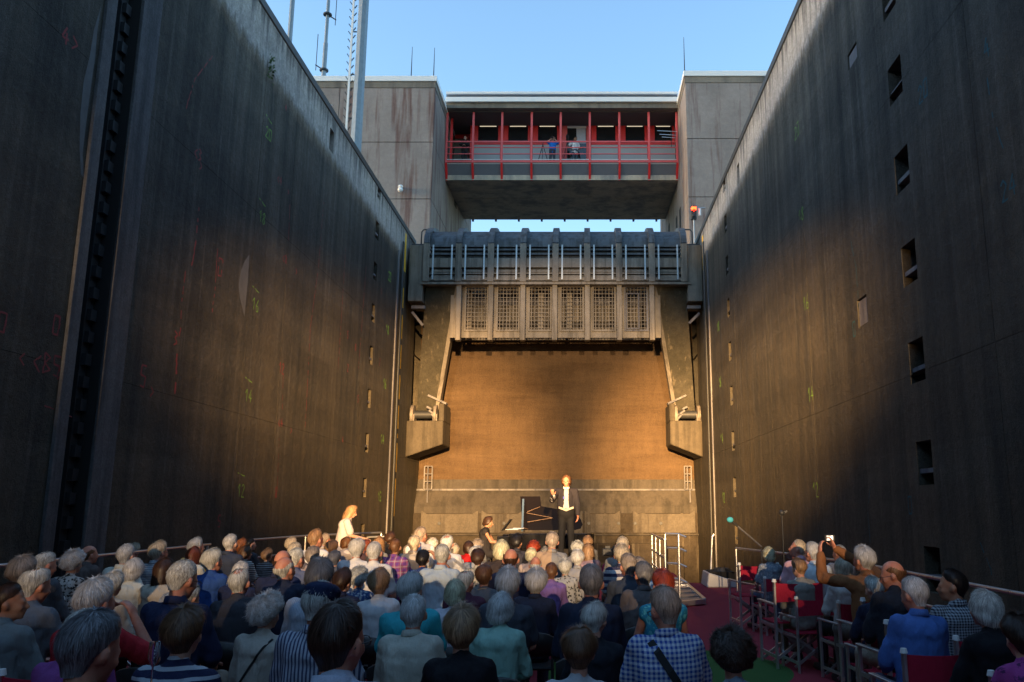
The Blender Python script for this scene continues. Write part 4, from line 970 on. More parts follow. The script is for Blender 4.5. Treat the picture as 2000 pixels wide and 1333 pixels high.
def make_person(x,y,rz,scale,label,style,hair,sex='m',yaw=0,nod=0,shirt=(.1,.1,.1),sleeve='short',skin='p',jj=None,jkey='seat',trous=None,glasses=False,group=None,z0=0.,seed=0,wide=1.,eyes=False,heavy=0.,vox=.0115,collar=True,loose=0,tilt=0,hem=0.):
    j=jj or SEAT
    yb=bucket(math.degrees(yaw),(-60,-22,0,22,60)) if jkey=='seat' else round(math.degrees(yaw)); nb=bucket(math.degrees(nod),(-12,0,14)) if jkey=='seat' else round(math.degrees(nod))
    tb=0 if jkey=='seat' else tilt
    bm_=proto(('b',jkey,sex,yb,nb,vox),lambda: body_mesh(j,sex,R(yb),R(nb),vox,tb))
    root=bpy.data.objects.new('person',bm_); COL.objects.link(root); root.location=(x,y,z0); root.rotation_euler=(0,((seed*29)%7-3)*.011 if jkey!='singer' else 0,rz); root.scale=(scale*wide,scale*wide,scale)
    setmat(root,SK[skin]); tag(root,label,'person',group)
    hv=round(heavy,2)
    child('shirt',proto(('s',jkey,sex,sleeve,seed%3,hv,collar,loose,hem),lambda: shirt_mesh(j,sex,sleeve,seed%3,heavy=hv,collar=collar,loose=loose,hem=hem)),cloth(shirt),root)
    if sex=='m' and sleeve!='none' and seed%4!=3: child('collar',proto('collar',collar_mesh),cloth(shirt),root,Vector(j['neck']))
    child('trousers',proto(('t',jkey),lambda: trouser_mesh(j,1)),cloth(trous or DARKT[seed%5]),root)
    child('shoes',proto(('sh',jkey),lambda: shoe_mesh(j)),M_DARK,root)
    HM=HMat(R(yb),R(nb),tb); f=.95 if sex=='f' else 1.
    if style: 
        child('hair',hair_mesh(style,seed%3 if style not in('curly','full','bob','crop') else seed%4),H(hair),root,Vector(j['head']),HM,(f*(1+((seed*37)%7-3)*.012),f,f*(1+((seed*53)%7-3)*.012)))
    if glasses: child('glasses',proto('gl',glasses_mesh),M_DARK,root,Vector(j['head']),HM)
    if eyes: child('eyes',proto('ey',eye_mesh),M_EYE,root,Vector(j['head']),HM)
    return root
WID={'short':.172,'crop':.200,'full':.238,'curly':.268,'bob':.225,'long':.225,'bald':.166,'thin':.172,'shaved':.162}

ZT={'short':.143,'crop':.170,'full':.185,'curly':.205,'bob':.155,'long':.157,'bald':.118,'thin':.135,'shaved':.128}
def collar_mesh():
    m=MB(); n=28; rings=[]
    for (r,z) in ((.058,.028),(.064,.030),(.074,-.012),(.070,-.016)):
        rings.append([(r*1.02*math.cos(2*PI*k/n),r*math.sin(2*PI*k/n)-.012,z-.018*math.sin(2*PI*k/n)) for k in range(n)])
    vs=[v for g in rings for v in g]
    m.add(vs,[(i*n+k,i*n+(k+1)%n,((i+1)%4)*n+(k+1)%n,((i+1)%4)*n+k) for i in range(4) for k in range(n) if not (n*.22<k<n*.28)],True)
    me=bpy.data.meshes.new('collar'); me.from_pydata(m.v,[],m.f); me.polygons.foreach_set('use_smooth',[True]*len(m.f)); me.materials.append(NEU); return me
# ---------------------------------------------------------------- the ship's deck
nd=N('deck_carpet'); pp=nd.pos(); xyz=nd.sep(pp)
f=nd.noise(pp,3,5,.6); g=nd.noise(pp,160,3,.7)
cxg,cyg=P(1395,1390,3).x,3.0
dd=nd.n('VectorMath',operation='DISTANCE'); nd.link(pp,dd.inputs[0]); CG=(.85,9.2,0.0); dd.inputs[1].default_value=CG
red=nd.mix(f,(.27,.034,.052),(.36,.052,.070)); grn=nd.mix(f,(.045,.115,.035),(.065,.15,.045))
c=nd.mix(nd.ramp(dd.outputs['Value'],[(.0,1),(.999,1)]),red,grn)
mk=nd.math('LESS_THAN',dd.outputs['Value'],1.3)
c=nd.mix(mk,red,grn); c=nd.mix(.45,c,nd.ramp(g,[(.3,.45),(.7,1.)]),'MULTIPLY'); nd.bump(g,.5,.004); M_DECK=nd.fin(c,.95,0,.1)
poly=[(-6.75,-38),(4.45,-38),(4.45,16.5),(4.1,18.6),(2.3,19.3),(2.3,22.2),(-4.6,22.2),(-6.3,19.5),(-6.75,16)]
m=MB(); m.prism(poly,-.06,0,'z'); structure(m.build('ship_deck',M_DECK))
M_HULL=plain('hull_paint',(.10,.11,.13),.4,.1,.2,2)
m=MB(); m.prism([(-6.7,-38),(4.4,-38),(4.4,16.5),(4.05,18.5),(2.25,19.2),(2.25,22.1),(-4.5,22.1),(-6.2,19.4),(-6.7,16)],-1.62,-.062,'z'); o=m.build('ship_hull',M_HULL); tag(o,'dark flat hull of the passenger ship carrying the red deck','ship')
M_GREYD=plain('foredeck_grey',(.22,.22,.23),.6,0,.2,4)
m=MB(); m.prism([(2.32,19.25),(4.1,18.65),(3.9,22),(3.0,25.5),(2.32,26)],-1.0,-.55,'z'); m.prism([(2.31,22.2),(2.31,27),(.0,29),(-3.0,29),(-4.5,26),(-4.6,22.21)],-1.0,-.55,'z'); tag(m.build('foredeck',M_GREYD),'low grey foredeck of the ship beyond the carpet','deck')
# stage: low podium and matt
M_BLK=plain('black_cloth',(.012,.012,.014),.8); M_LAC=plain('black_lacquer',(.006,.006,.007),.06,0,.05,2,0,spec=.6)
pod=thing('podium','low black podium the singer stands on before the piano','podium',(-.28,19.4,0))
m=MB(); m.box((-.85,18.9,0.004),(.35,20.0,.52)); m.build('podium_box',M_BLK,pod,bevel=.01)
# ---------------------------------------------------------------- grand piano, keyboard to the left, lid raised on its far side
PYc=20.6
def PX(px,Y): return P(px,1030,Y).x
pn=thing('grand_piano','black lacquered grand piano with its lid propped open on the bow','piano',(PX(1050,PYc),PYc,0))
xk=PX(971,PYc-.75); xt=PX(1137,PYc)
L=xt-xk; zb_,zt_=.70,1.04; yf,yb=PYc-.75,PYc+.75   # front = towards the audience (bass... straight spine is on the audience side)
def outline(x0,y0):
    # x along the piano from keyboard, y from the near spine to the far side
    pts=[(0,0),(L*.80,0)]
    for k in range(7): a=PI*k/6; pts.append((L-.36+.36*math.sin(a),.36-.36*math.cos(a)+.0)) if k else None
    pts+= [(L*.72,.86),(L*.55,1.12),(L*.38,1.40),(L*.2,1.5),(0,1.5)]
    return [(x0+a,y0+b) for a,b in pts]
oc=outline(xk+.28,yf)
# spine side towards the audience, keyboard end at the left
m=MB(); m.prism(oc,zb_,zt_,'z'); m.build('case',M_LAC,pn,bevel=.012)
m=MB(); m.box((xk,yf,.62),(xk+.277,yf+.09,zt_-.06)); m.build('cheek_block',M_LAC,pn,bevel=.01); m=MB(); m.box((xk,yb-.09,.62),(xk+.277,yb,zt_-.06)); m.build('cheek_block',M_LAC,pn,bevel=.01)
m=MB(); m.box((xk,yf+.092,.62),(xk+.277,yb-.092,.70)); m.build('keybed',M_LAC,pn)
M_IV=plain('ivory',(.72,.66,.52),.3); 
nk_=26
for k in range(nk_):
    y0=yf+.10+(1.30)*k/nk_; m=MB(); m.box((xk+.02,y0+.002,.702),(xk+.17,y0+1.30/nk_-.002,.722)); m.build('white_key',M_IV,pn)
m=MB()
for k in range(nk_):
    if k%7 in (2,6): continue
    y0=yf+.10+1.30*(k+.7)/nk_; m.box((xk+.08,y0,.7225),(xk+.17,y0+.025,.738))
m.build('black_keys',M_LAC,pn)
m=MB(); m.box((xk+.172,yf+.10,.702),(xk+.279,yb-.10,.96)); m.build('fallboard',M_LAC,pn)
for (x,y) in ((xk+.4,yf+.15),(xk+.4,yb-.15),(xt-.25,yf+.36)):
    m=MB(); m.tube([(x,y,.70),(x,y,.12)],[.075,.05],8); m.tube([(x,y,.12),(x,y,.004)],[.03,.045],8); m.build('leg',M_LAC,pn)
# main lid hinged on the near spine in life; the photograph shows it standing behind the strings
M_LIDF=concrete('lid_lacquer',(.010,.007,.005),(.008,.006,.005),(.012,.008,.006),1,.0,.0,.22,spec=.12)  # near-black brown lacquer, faintly streaked
def lid_pts(scale=1.):
    ys=PYc+.55
    A=[(1021,1036),(1016,970),(1055,970),(1057,989),(1085,994),(1105,1000),(1124,1005),(1134,1014),(1138,1025),(1134,1033),(1122,1036)]
    out=[]
    for (a,b) in A:
        z=P(a,b,ys).z; t=(z-zt_)/.9
        yy=ys+.28*t; q=P(a,b,yy); out.append((q.x,yy,q.z))
    return out
lp=lid_pts(); n_=len(lp); m=MB(); m.add(lp+[(a,b+.03,c) for a,b,c in lp],[tuple(range(n_)),tuple(range(2*n_-1,n_-1,-1))]+[(i,(i+1)%n_,n_+(i+1)%n_,n_+i) for i in range(n_)])
m.build('lid',M_LIDF,pn)
# bars on the lid face draw the gilt frame mirrored in it
M_GILT=plain('gilt_mirror_image',(.08,.035,.01),.5,.3,.2,5)
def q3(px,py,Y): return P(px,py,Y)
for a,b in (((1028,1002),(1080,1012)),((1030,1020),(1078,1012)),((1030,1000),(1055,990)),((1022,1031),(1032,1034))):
    m=MB(); m.bar(P(*a,PYc+.52+.28*(P(*a,PYc+.55).z-zt_)/.9)-Vector((0,.03,0)),P(*b,PYc+.52+.28*(P(*b,PYc+.55).z-zt_)/.9)-Vector((0,.03,0)),.013); m.build('mirrored_strut',M_GILT,pn)
m=MB(); m.bar(P(1020,1037,PYc-.2),P(1022,976,PYc+.5),.045); m.build('lid_prop',plain('bluish_prop',(.10,.16,.24),.3),pn)  # bluish prop stick
m=MB(); a,b=P(983,1036,PYc),P(1001,1014,PYc+.25); m.add([(a.x,PYc-.35,a.z),(b.x,PYc-.35,b.z),(b.x,PYc+.4,b.z),(a.x,PYc+.4,a.z)],[(0,1,2,3)]); 
m.bar((a.x,PYc-.35,a.z),(b.x,PYc-.35,b.z),.03); m.build('music_desk',M_LAC,pn)
sh_=thing('sheet_music','open white and blue music pages lying on the piano desk','sheet music',tuple(P(1000,1034,PYc-.3)))
p=P(999,1035,PYc-.5); 
for k in range(3): m=MB(); m.box(p+Vector((-.13+.08*k,-.12+.1*k,.0+.012*k)),p+Vector((.16+.06*k,.12+.1*k,.010+.012*k)),); m.build('page_stack',plain('page_%d'%(k%2),((.62,.64,.7),(.2,.3,.5))[k%2],.6),sh_)
pb=thing('piano_bench','black piano bench under the seated pianist','bench',(PX(948,PYc),PYc-.1,0))
m=MB(); x=PX(946,PYc-.2); m.box((x-.18,PYc-.45,.42),(x+.18,PYc+.25,.48)); m.build('seat',M_BLK,pb,bevel=.02)
for sx in (-.15,.15):
    for sy in (-.4,.2): m=MB(); m.bar((x+sx,PYc+sy,.004),(x+sx,PYc+sy,.42),.04); m.build('leg',M_LAC,pb)
# ---------------------------------------------------------------- performers
NAVY=(.012,.013,.022)
# pianist in profile, playing to the right
seatp=J(SEAT,elL=(-.20,.12,.78),elR=(.20,.12,.78),ha=(.16,.42,.76),hd=(0,1,-.15))
pi=make_person(x+.05,PYc-.12,-PI/2,1.07,'bare-shouldered pianist with short dark hair in a black dress at the keys','bob','dbrown','f',0,R(16),(.02,.018,.02),'none','t',jj=seatp,jkey='pianist',trous=(.02,.018,.02),seed=1,vox=.009,eyes=True)
# the singer: white tie and tails, arm held out towards the audience
sing=J(STAND,elR=(-.0,0,0))
sing=dict(STAND); sing.update(elL=(-.24,.05,1.14),haL=(-.25,.08,.90),hdL=(0,.15,-1),elR=(.30,.16,1.22),haR=(.27,.40,1.33),hdR=(.15,.75,.5),pnR=(-.2,-.4,.9),curlR=.5,shL=(-.185,0,1.41),shR=(.185,0,1.41))
sx=P(1106,1000,19.1).x
COAT=(.022,.020,.026)
sg_=make_person(sx,19.1,PI,1.035,'singer in white tie and black tailcoat with one arm held out','bob','brown','m',R(8),R(2),(.70,.68,.70),'long','r',jj=sing,jkey='singer',trous=(.014,.014,.016),seed=2,z0=.525,vox=.008,eyes=True,tilt=0)
# tailcoat: a second, larger garment cut open at the front
def cut_mesh(me,keep,name):
    bm=bmesh.new(); bm.from_mesh(me); bm.verts.ensure_lookup_table()
    fs=[f for f in bm.faces if not keep(f.calc_center_median())]
    bmesh.ops.delete(bm,geom=fs,context='FACES'); out=bpy.data.meshes.new(name); bm.to_mesh(out); bm.free()
    for p in out.polygons: p.use_smooth=True
    out.materials.clear(); out.materials.append(NEU); return out
for k in list(sg_.children):
    if k.name.startswith('shirt'): k.data=cut_mesh(k.data,lambda c:c.z>1.03,'shirt'); setmat(k,cloth((.36,.35,.37)))
coat=shirt_mesh(sing,'m','long',2,vox=.014,fold=.006,loose=.014,collar=False,hem=.06)
coat=cut_mesh(coat,lambda c: not (c.y>.0 and abs(c.x)<.045+.12*max(0,(1.22-c.z)) and c.z>.95) and not (c.y>0.02 and c.z<1.03 and abs(c.x)<.2) and c.z>.90,'tailcoat')
child('tailcoat',coat,cloth(COAT),sg_)
m=MB(); m.prism([(-.15,1.12),(.15,1.12),(.18,.9),(.13,.48),(.02,.48),(0,.85),(-.02,.48),(-.13,.48),(-.18,.9)],-.17,-.13,'y'); o=m.build('coat_tails',cloth(COAT),sg_,local=True)
m=MB(); m.prism([(-.16,1.05),(0,.99),(.16,1.05),(.16,1.09),(0,1.04),(-.16,1.09)],.145,.168,'y'); m.build('white_waistcoat',cloth((.40,.36,.30)),sg_,local=True)
m=MB(); m.ell((-.03,.105,1.475),(.03,.012,.016)); m.ell((.03,.105,1.475),(.03,.012,.016)); m.build('bow_tie',M_WHITE,sg_,local=True)
m=MB(); m.bar((.05,.165,1.25),(.05,.175,1.30),.03); m.build('medal',plain('blue_enamel',(.1,.12,.5),.3),sg_,local=True)
# young woman standing by the left rail, looking down
wst=dict(STAND); wst.update(chest=(0,.05,1.27),neck=(0,.09,1.46),head=(0,.15,1.585),sh=(.165,.06,1.385),el=(.20,.14,1.13),ha=(.10,.40,1.07),hd=(-.1,1,-.1))
wx=P(672,1000,16.5).x
make_person(wx,16.5,-R(72),.98,'young woman with long brown hair in a white blouse leaning over the side table','long','dblond','f',R(4),R(24),(.42,.38,.40),'short','p',jj=wst,jkey='stagehand',trous=(.05,.05,.08),seed=1,eyes=True,loose=.012,hem=.05)
# people on the gallery
gst=dict(STAND); gst.update(elL=(-.30,.10,1.42),elR=(.30,.10,1.42),haL=(-.09,.17,1.58),haR=(.09,.17,1.58),hdL=(.3,.4,.6),hdR=(-.3,.4,.6))
gz=fz+.002
g1=P(1078,300,41.7); make_person(g1.x,41.75,PI+.1,1.0,'person in a bright blue shirt holding a camera to the eyes on the gallery','crop','dblond','m',0,0,(.02,.16,.55),'short','p',jj=gst,jkey='gal1',trous=(.05,.06,.08),z0=gz,seed=1,eyes=True)
g2=dict(STAND); g2.update(elL=(-.24,.0,1.16),haL=(-.22,.22,1.10),hdL=(.2,1,0),elR=(.38,-.10,1.20),haR=(.19,.04,1.02),hdR=(-.8,.2,-.3))
p2=P(1122,300,41.8); make_person(p2.x,41.85,PI+.5,1.04,'dark-haired man in a white t-shirt behind a video camera on the gallery','short','dbrown','m',R(10),R(6),(.72,.72,.74),'short','t',jj=g2,jkey='gal2',trous=(.06,.08,.10),z0=gz,seed=0,eyes=True)
g3=dict(STAND); g3.update(elL=(-.22,.18,1.17),elR=(.22,.18,1.17),haL=(-.05,.33,1.10),haR=(.05,.33,1.10),hdL=(1,.2,0),hdR=(-1,.2,0),chest=(0,.06,1.26),neck=(0,.07,1.45),head=(0,.10,1.59))
p3=P(907,300,41.6); make_person(p3.x,41.55,PI,.98,'person in black leaning on the gallery rail at its left end','short','dblond','m',0,-R(8),(.02,.02,.02),'long','p',jj=g3,jkey='gal3',trous=(.03,.03,.035),z0=gz,seed=1,eyes=True)
def tripod(name,label,x,y,z,h,spread,cam_=True):
    t=thing(name,label,'tripod',(x,y,z))
    for k in range(3):
        a=k*2*PI/3+.5; m=MB(); m.bar((x,y,z+h),(x+spread*math.cos(a),y+spread*math.sin(a),z+.003),.028); m.build('leg',M_DARK,t)
    m=MB(); m.tube([(x,y,z+h-.15),(x,y,z+h+.06)],.03,8); m.build('head',M_DARK,t); return t
a=P(1060,300,41.5); tripod('tripod','bare black tripod standing beside the blue-shirted photographer',a.x,41.55,gz,1.25,.42)
a=P(1108,300,41.5); tripod('tripod','tall black tripod carrying the video camera on the gallery',a.x,41.55,gz,1.45,.36)
vc=thing('video_camera','black video camera on the tall gallery tripod','camera',(a.x,41.55,gz+1.51))
m=MB(); m.box((a.x-.07,41.35,gz+1.513),(a.x+.07,41.75,gz+1.68)); m.build('body',M_DARK,vc,bevel=.015); m=MB(); m.tube([(a.x,41.35,gz+1.6),(a.x,41.2,gz+1.6)],[.05,.06],10); m.build('lens',M_BLACK,vc); m=MB(); m.bar((a.x,41.4,gz+1.78),(a.x,41.7,gz+1.78),.04); m.bar((a.x,41.55,gz+1.68),(a.x,41.55,gz+1.78),.03); m.build('handle',M_DARK,vc)
hc_=thing('photo_camera','small black camera held up by the blue-shirted photographer','camera',(g1.x,41.5,gz+1.6)); m=MB(); m.box((g1.x-.07,41.50,gz+1.60),(g1.x+.07,41.56,gz+1.69)); m.build('body',M_DARK,hc_,bevel=.01); m=MB(); m.tube([(g1.x,41.50,gz+1.64),(g1.x,41.36,gz+1.64)],.035,10); m.build('lens',M_BLACK,hc_)
a=P(1100.5,306,41.4); bt=thing('plastic_bag','small bright white bag standing on the gallery floor','bag',(a.x,41.4,gz)); m=MB(); m.ell((a.x,41.4,gz+.13),(.09,.07,.13)); m.build('bag_body',M_WHITE,bt)
# head of an onlooker above the left quay
a=P(668,262,25.6)
make_person(XL-.95,24.9,-PI/2-.3,.95,'onlooker in a white shirt standing at the left wall edge beside the masts','thin','grey','m',R(10),R(20),(.75,.75,.78),'short','r',jj=STAND,jkey='onlooker',z0=TOP+.002,seed=1)
# ---------------------------------------------------------------- rails of the ship
def railing(label,pts,z_top,mids,posts,r=.022,cat='railing'):
    t=thing('ship_railing',label,cat,(pts[0][0],pts[0][1],0))
    for z in [z_top]+mids:
        m=MB(); m.tube([(a,b,z) for a,b in pts],r if z==z_top else r*.8,8); m.build('rail',M_ALU,t)
    for (a,b) in posts:
        m=MB(); m.tube([(a,b,.0),(a,b,z_top)],r,8); m.build('post',M_ALU,t)
    return t
LRx=-6.55
railing('long steel railing along the left side of the ship',[(LRx,-2),(LRx,15.2)],1.0,[.68,.36],[(LRx,y) for y in (0,2.5,5,7.5,10,12.5,15.1)])
railing('short steel railing at the left bow beyond the side table',[(-6.45,16.3),(-6.1,19.0),(-5.0,21.4)],1.02,[.68,.34],[(-6.45,16.3),(-6.1,19.0),(-5.7,20.0),(-5.0,21.4)])
railing('dark steel railing along the right side of the ship behind the red chairs',[(4.15,2.0),(4.15,8),(4.05,12),(3.75,14.6),(3.05,17.2)],.84,[.5,.2],[(4.15,4),(4.15,6),(4.15,8),(4.05,12),(3.75,14.6),(3.05,17.2)])
# gangway rails and folded ramp at the middle of the bow
def frame_rail(name,label,ps,zs,rr_=.022):
    t=thing(name,label,'railing',(ps[0][0],ps[0][1],0))
    for (a,b) in ps: m=MB(); m.tube([(a,b,.0),(a,b,zs[-1])],rr_,8); m.build('post',M_ALU,t)
    for z in zs:
        for i in range(len(ps)-1): m=MB(); m.bar((*ps[i],z),(*ps[i+1],z),.03); m.build('bar',M_ALU,t)
    return t
def gx(px,Y): return P(px,1080,Y).x
ga=[(gx(1274,17.6),17.6),(gx(1281,16.6),16.6),(gx(1289,15.6),15.6),(gx(1299,14.6),14.6)]
frame_rail('gangway_railing','slanted aluminium gangway railing at the head of the aisle',ga,[.25,.52,.80,1.1])
gb=[(gx(1300,15.2),15.2),(gx(1326,15.0),15.0)]
t=thing('rail_gate','small aluminium rail gate with rounded bars beside the gangway','railing',(gb[0][0],15.2,0))
for (a,b) in gb: m=MB(); m.tube([(a,b,0),(a,b,1.18)],.024,8); m.build('post',M_ALU,t)
for z in (.42,.68,.94,1.18): m=MB(); m.tube([(gb[0][0],gb[0][1],z),(gb[1][0],gb[1][1],z),(gb[1][0]+.12,gb[1][1]-.1,z-.05)],.02,6); m.build('bar',M_ALU,t)
rp=thing('gangway_ramp','folded aluminium gangway ramp lying on the red carpet','ramp',(1.1,10,0))
a0,a1,b0,b1=P(1285,1128,12.0),P(1320,1128,12.3),P(1338,1182,8.6),P(1380,1180,8.3)
def flr(px,py):  # point on the deck under a pixel
    v=(CY-py)/FPX; dz=math.sin(TH)+math.cos(TH)*v; dy=math.cos(TH)-math.sin(TH)*v; t=-EYE/dz; return Vector(((px-CX)/FPX*t,dy*t,0))
c0,c1,c2=flr(1300,1132),flr(1325,1134),flr(1376,1182)
c3=flr(1320,1188)
for z in (.06,): 
    m=MB(); m.bar(c0+Vector((0,0,z)),c3+Vector((0,0,z)),.06,.10); m.build('side_rail',M_ALU,rp); m=MB(); m.bar(c1+Vector((0,0,z)),c2+Vector((0,0,z)),.06,.10); m.build('side_rail',M_ALU,rp); m=MB(); m.bar(c3+Vector((0,0,z)),c2+Vector((0,0,z)),.06,.08); m.build('end_bar',M_ALU,rp)
m=MB(); m.add([c+Vector((0,0,.07)) for c in (c0,c1,c2,c3)],[(0,1,2,3)]); m.build('tread_plate',plain('worn_aluminium',(.30,.30,.30),.4,.7,.35,3),rp)
for k in range(1,7): m=MB(); a=c0.lerp(c3,k/7); b=c1.lerp(c2,k/7); m.bar(a+Vector((0,0,.085)),b+Vector((0,0,.085)),.03,.02); m.build('tread_bar',M_ALU,rp)
# single slanted rail post and foredeck hatch
a=flr(1390,1130); a=P(1384,1128,19.0); b=P(1391,1048,19.4)
t=thing('rail_stanchion','lone slanted steel rail post at the bow by the yellow gauge line','post',(a.x,a.y,0)); m=MB(); m.tube([(a.x,19.0,-.5),(b.x,19.4,b.z),(b.x+.05,19.4,b.z+.05)],.025,8); m.build('post_tube',M_ALU,t)
t=thing('deck_hatch','white foredeck hatch with a black open top beyond the carpet','hatch',(P(1408,1120,18).x,18.6,0))
x0,x1=P(1381,1120,18).x,P(1440,1120,18).x
m=MB(); m.prism([(x0,.0),(x1,0.0),(x1,.12),(x0+.05,.30)],18.1,19.0,'y'); m.build('hatch_box',plain('white_grp',(.5,.5,.5),.4),t,bevel=.02)
m=MB(); m.box((x0+.1,18.2,.12),(x1-.02,18.9,.31)); m.build('hatch_dark',M_BLACK,t)  # black block draws the dark inside of the open hatch
m=MB(); m.tube([(x0+.38,18.5,.31),(x0+.38,18.5,.37)],[.2,.17],14); m.build('hatch_cap',M_DARK,t)
# microphones
def mic_stand(label,x,y,zt,boom=None,base=0.):
    t=thing('microphone_stand',label,'microphone stand',(x,y,base))
    m=MB(); m.tube([(x,y,base),(x,y,zt)],.012,6); m.build('stand_tube',M_DARK,t)
    for k in range(3):
        a=k*2*PI/3; m=MB(); m.bar((x,y,base+.12),(x+.28*math.cos(a),y+.28*math.sin(a),base+.01),.015); m.build('foot',M_DARK,t)
    return t
a=P(1487,1068,14.2); b=P(1424,1014,13.9); t=mic_stand('long boom microphone stand with a blue foam cap by the right railing',a.x,14.2,a.z)
m=MB(); m.bar(a,b+(a-b)*.12,.022); m.build('boom',M_ALU,t); m=MB(); m.tube([b+(a-b)*.25,b+(a-b)*.06],.022,8); m.build('microphone_body',M_DARK,t)
m=MB(); m.ell(b+(a-b)*.03,(.055,.045,.045)); m.build('foam_cap',plain('blue_foam',(.03,.28,.42),.9),t)
a=P(1527,1002,13); t=mic_stand('tall thin black microphone stand against the right lock wall',a.x,13,a.z); m=MB(); m.ell(a,(.045,.04,.045)); m.bar(a+Vector((-.03,0,-.03)),a+Vector((.08,0,.03)),.03); m.build('microphone_head',M_DARK,t)
# side table with a tap or mixer near the woman
a=P(722,1040,17.2)
t=thing('mixer_table','small table with mixer and clamp lamps beside the woman at the left','table',(a.x,17.2,0)); m=MB(); m.box((a.x-.45,17.0,.78),(a.x+.45,17.5,.82)); m.build('table_top',M_DARK,t,bevel=.005)
for sx_ in (-.4,.4):
    for sy_ in (17.05,17.45): m=MB(); m.bar((a.x+sx_,sy_,0),(a.x+sx_,sy_,.78),.04); m.build('leg',M_DARK,t)
mx=thing('mixing_desk','small silver mixing desk with knobs on the side table','mixer',(a.x,17.25,.823)); m=MB(); m.prism([(17.02,.823),(17.45,.823),(17.45,.95),(17.02,.87)],a.x-.3,a.x+.3); m.build('desk_case',M_DARK,mx,bevel=.01)
for k in range(8): m=MB(); xx=a.x-.24+.068*k; m.tube([(xx,17.12,.885),(xx,17.12,.93)],.018,8); m.build('knob',M_ALU,mx)
m=MB(); m.tube([(a.x-.1,17.4,.93),(a.x-.1,17.4,1.05),(a.x+.3,17.4,1.06)],.02,8); m.build('lamp_neck',M_ALU,mx)
wh=thing('wheelhouse','white wheelhouse of the ship behind the audience carrying the stage lamps','wheelhouse',(-1.1,-33,0))
m=MB(); m.box((-6.4,-36,.002),(4.3,-31,5.6)); m.build('house_wall',M_WHITE,wh,bevel=.03)
m=MB(); m.box((-6.6,-36.2,5.602),(4.5,-29.6,5.9)); m.build('roof',M_GREYP,wh,bevel=.03)
for k in range(7): m=MB(); m.box((-6.0+1.45*k,-31.0,3.9),(-4.75+1.45*k,-30.96,5.1)); m.build('window',M_GLASS,wh)
# stage lamps that light the lock head, upper pair added for the walls (they stand behind the camera)
for i,(p,tg,half,en,bl) in enumerate(LAMPS):
    p=Vector(p); t=thing('stage_lamp','black stage lamp on a stand behind the audience, %s one on the %s side'%('added upper' if p.z>7.4 else 'lower','right' if p.x>0 else 'left'),'stage lamp',(p.x,p.y,0))
    d=(Vector(tg)-p).normalized(); q=d.to_track_quat('Z','Y').to_matrix().to_4x4(); ns=14
    m=MB(); r0=.17; pts=[p-d*.38,p-d*.36,p+d*.05]
    n0=len(m.v); m.tube([pts[0],pts[1],p-d*.10,p+d*.06],[.05,.14,r0,r0+.01],16,cap=False); m.build('lamp_can',M_DARK,t)
    yo=p.y-.12*(p.z>7.4); m=MB(); m.tube([(p.x,yo,5.9),(p.x,yo,p.z-.35)],.03,8); m.build('stand_pole',M_DARK,t)
    m=MB(); s_=d.cross(Vector((0,0,1))).normalized(); m.bar(p+s_*.2-d*.15,p+s_*.2-d*.15-Vector((0,0,.36)),.03); m.bar(p-s_*.2-d*.15,p-s_*.2-d*.15-Vector((0,0,.36)),.03); m.bar(p+s_*.215-d*.15-Vector((0,0,.36)),p-s_*.215-d*.15-Vector((0,0,.36)),.03); m.build('yoke',M_DARK,t)
    for k in range(3): a_=k*2*PI/3; m=MB(); m.bar((p.x,yo,6.3),(p.x+.35*math.cos(a_),yo-.3+.25*math.sin(a_),5.92),.03); m.build('foot',M_DARK,t)
# ---------------------------------------------------------------- chairs
M_CAN=cloth((.30,.012,.035)); M_CAP=M_WHITE
def director_proto():
    t=bpy.data.objects.new('director_chair',None); COL.objects.link(t)
    w=.27; bm_=M_ALU
    def part(n,m,mt,bev=0): return m.build(n,mt,t,local=True,bevel=bev)
    m=MB(); nseg=8
    for k in range(nseg):   # slightly bowed canvas back
        x0=-w+2*w*k/nseg; x1=-w+2*w*(k+1)/nseg; f0=-.03*(1-(x0/w)**2); f1=-.03*(1-(x1/w)**2); s0=-.012*(1-(x0/w)**2); s1=-.012*(1-(x1/w)**2)
        m.add([(x0,-.26+f0,.66-s0),(x1,-.26+f1,.66-s1),(x1,-.26+f1,.86+s1),(x0,-.26+f0,.86+s0),(x0,-.268+f0,.66-s0),(x1,-.268+f1,.66-s1),(x1,-.268+f1,.86+s1),(x0,-.268+f0,.86+s0)],[(0,1,2,3),(7,6,5,4),(3,2,6,7),(0,1,5,4)])
    part('backrest',m,M_CAN); m=MB(); m.box((-w+.01,-.2,.44),(w-.01,.2,.452)); part('seat',m,M_CAN)
    for s in (-1,1):
        m=MB(); m.box((s*w-.012,-.285,.0),(s*w+.012,-.245,.87)); part('leg',m,bm_,.003); m=MB(); m.box((s*w-.012,.205,.0),(s*w+.012,.245,.63)); part('leg',m,bm_,.003)
        m=MB(); m.box((s*w-.022,-.243,.63),(s*w+.022,.26,.65)); part('armrest',m,bm_,.004)
        m=MB(); m.box((s*w-.010,-.244,.10),(s*w+.010,.204,.13)); part('side_bar',m,bm_); m=MB(); m.box((s*w-.010,-.244,.40),(s*w+.010,.204,.43)); part('side_bar',m,bm_)
        m=MB(); m.tube([(s*w,-.265,.868),(s*w,-.265,.90)],[.027,.02],10); part('end_cap',m,M_CAP)
        y=.15*s; m=MB(); m.bar((-w,y+.0,.05),(w,y+.0,.42),.02,.03); part('cross_brace',m,bm_); m=MB(); m.bar((w,y+.03,.05),(-w,y+.03,.42),.02,.03); part('cross_brace',m,bm_)
    return t
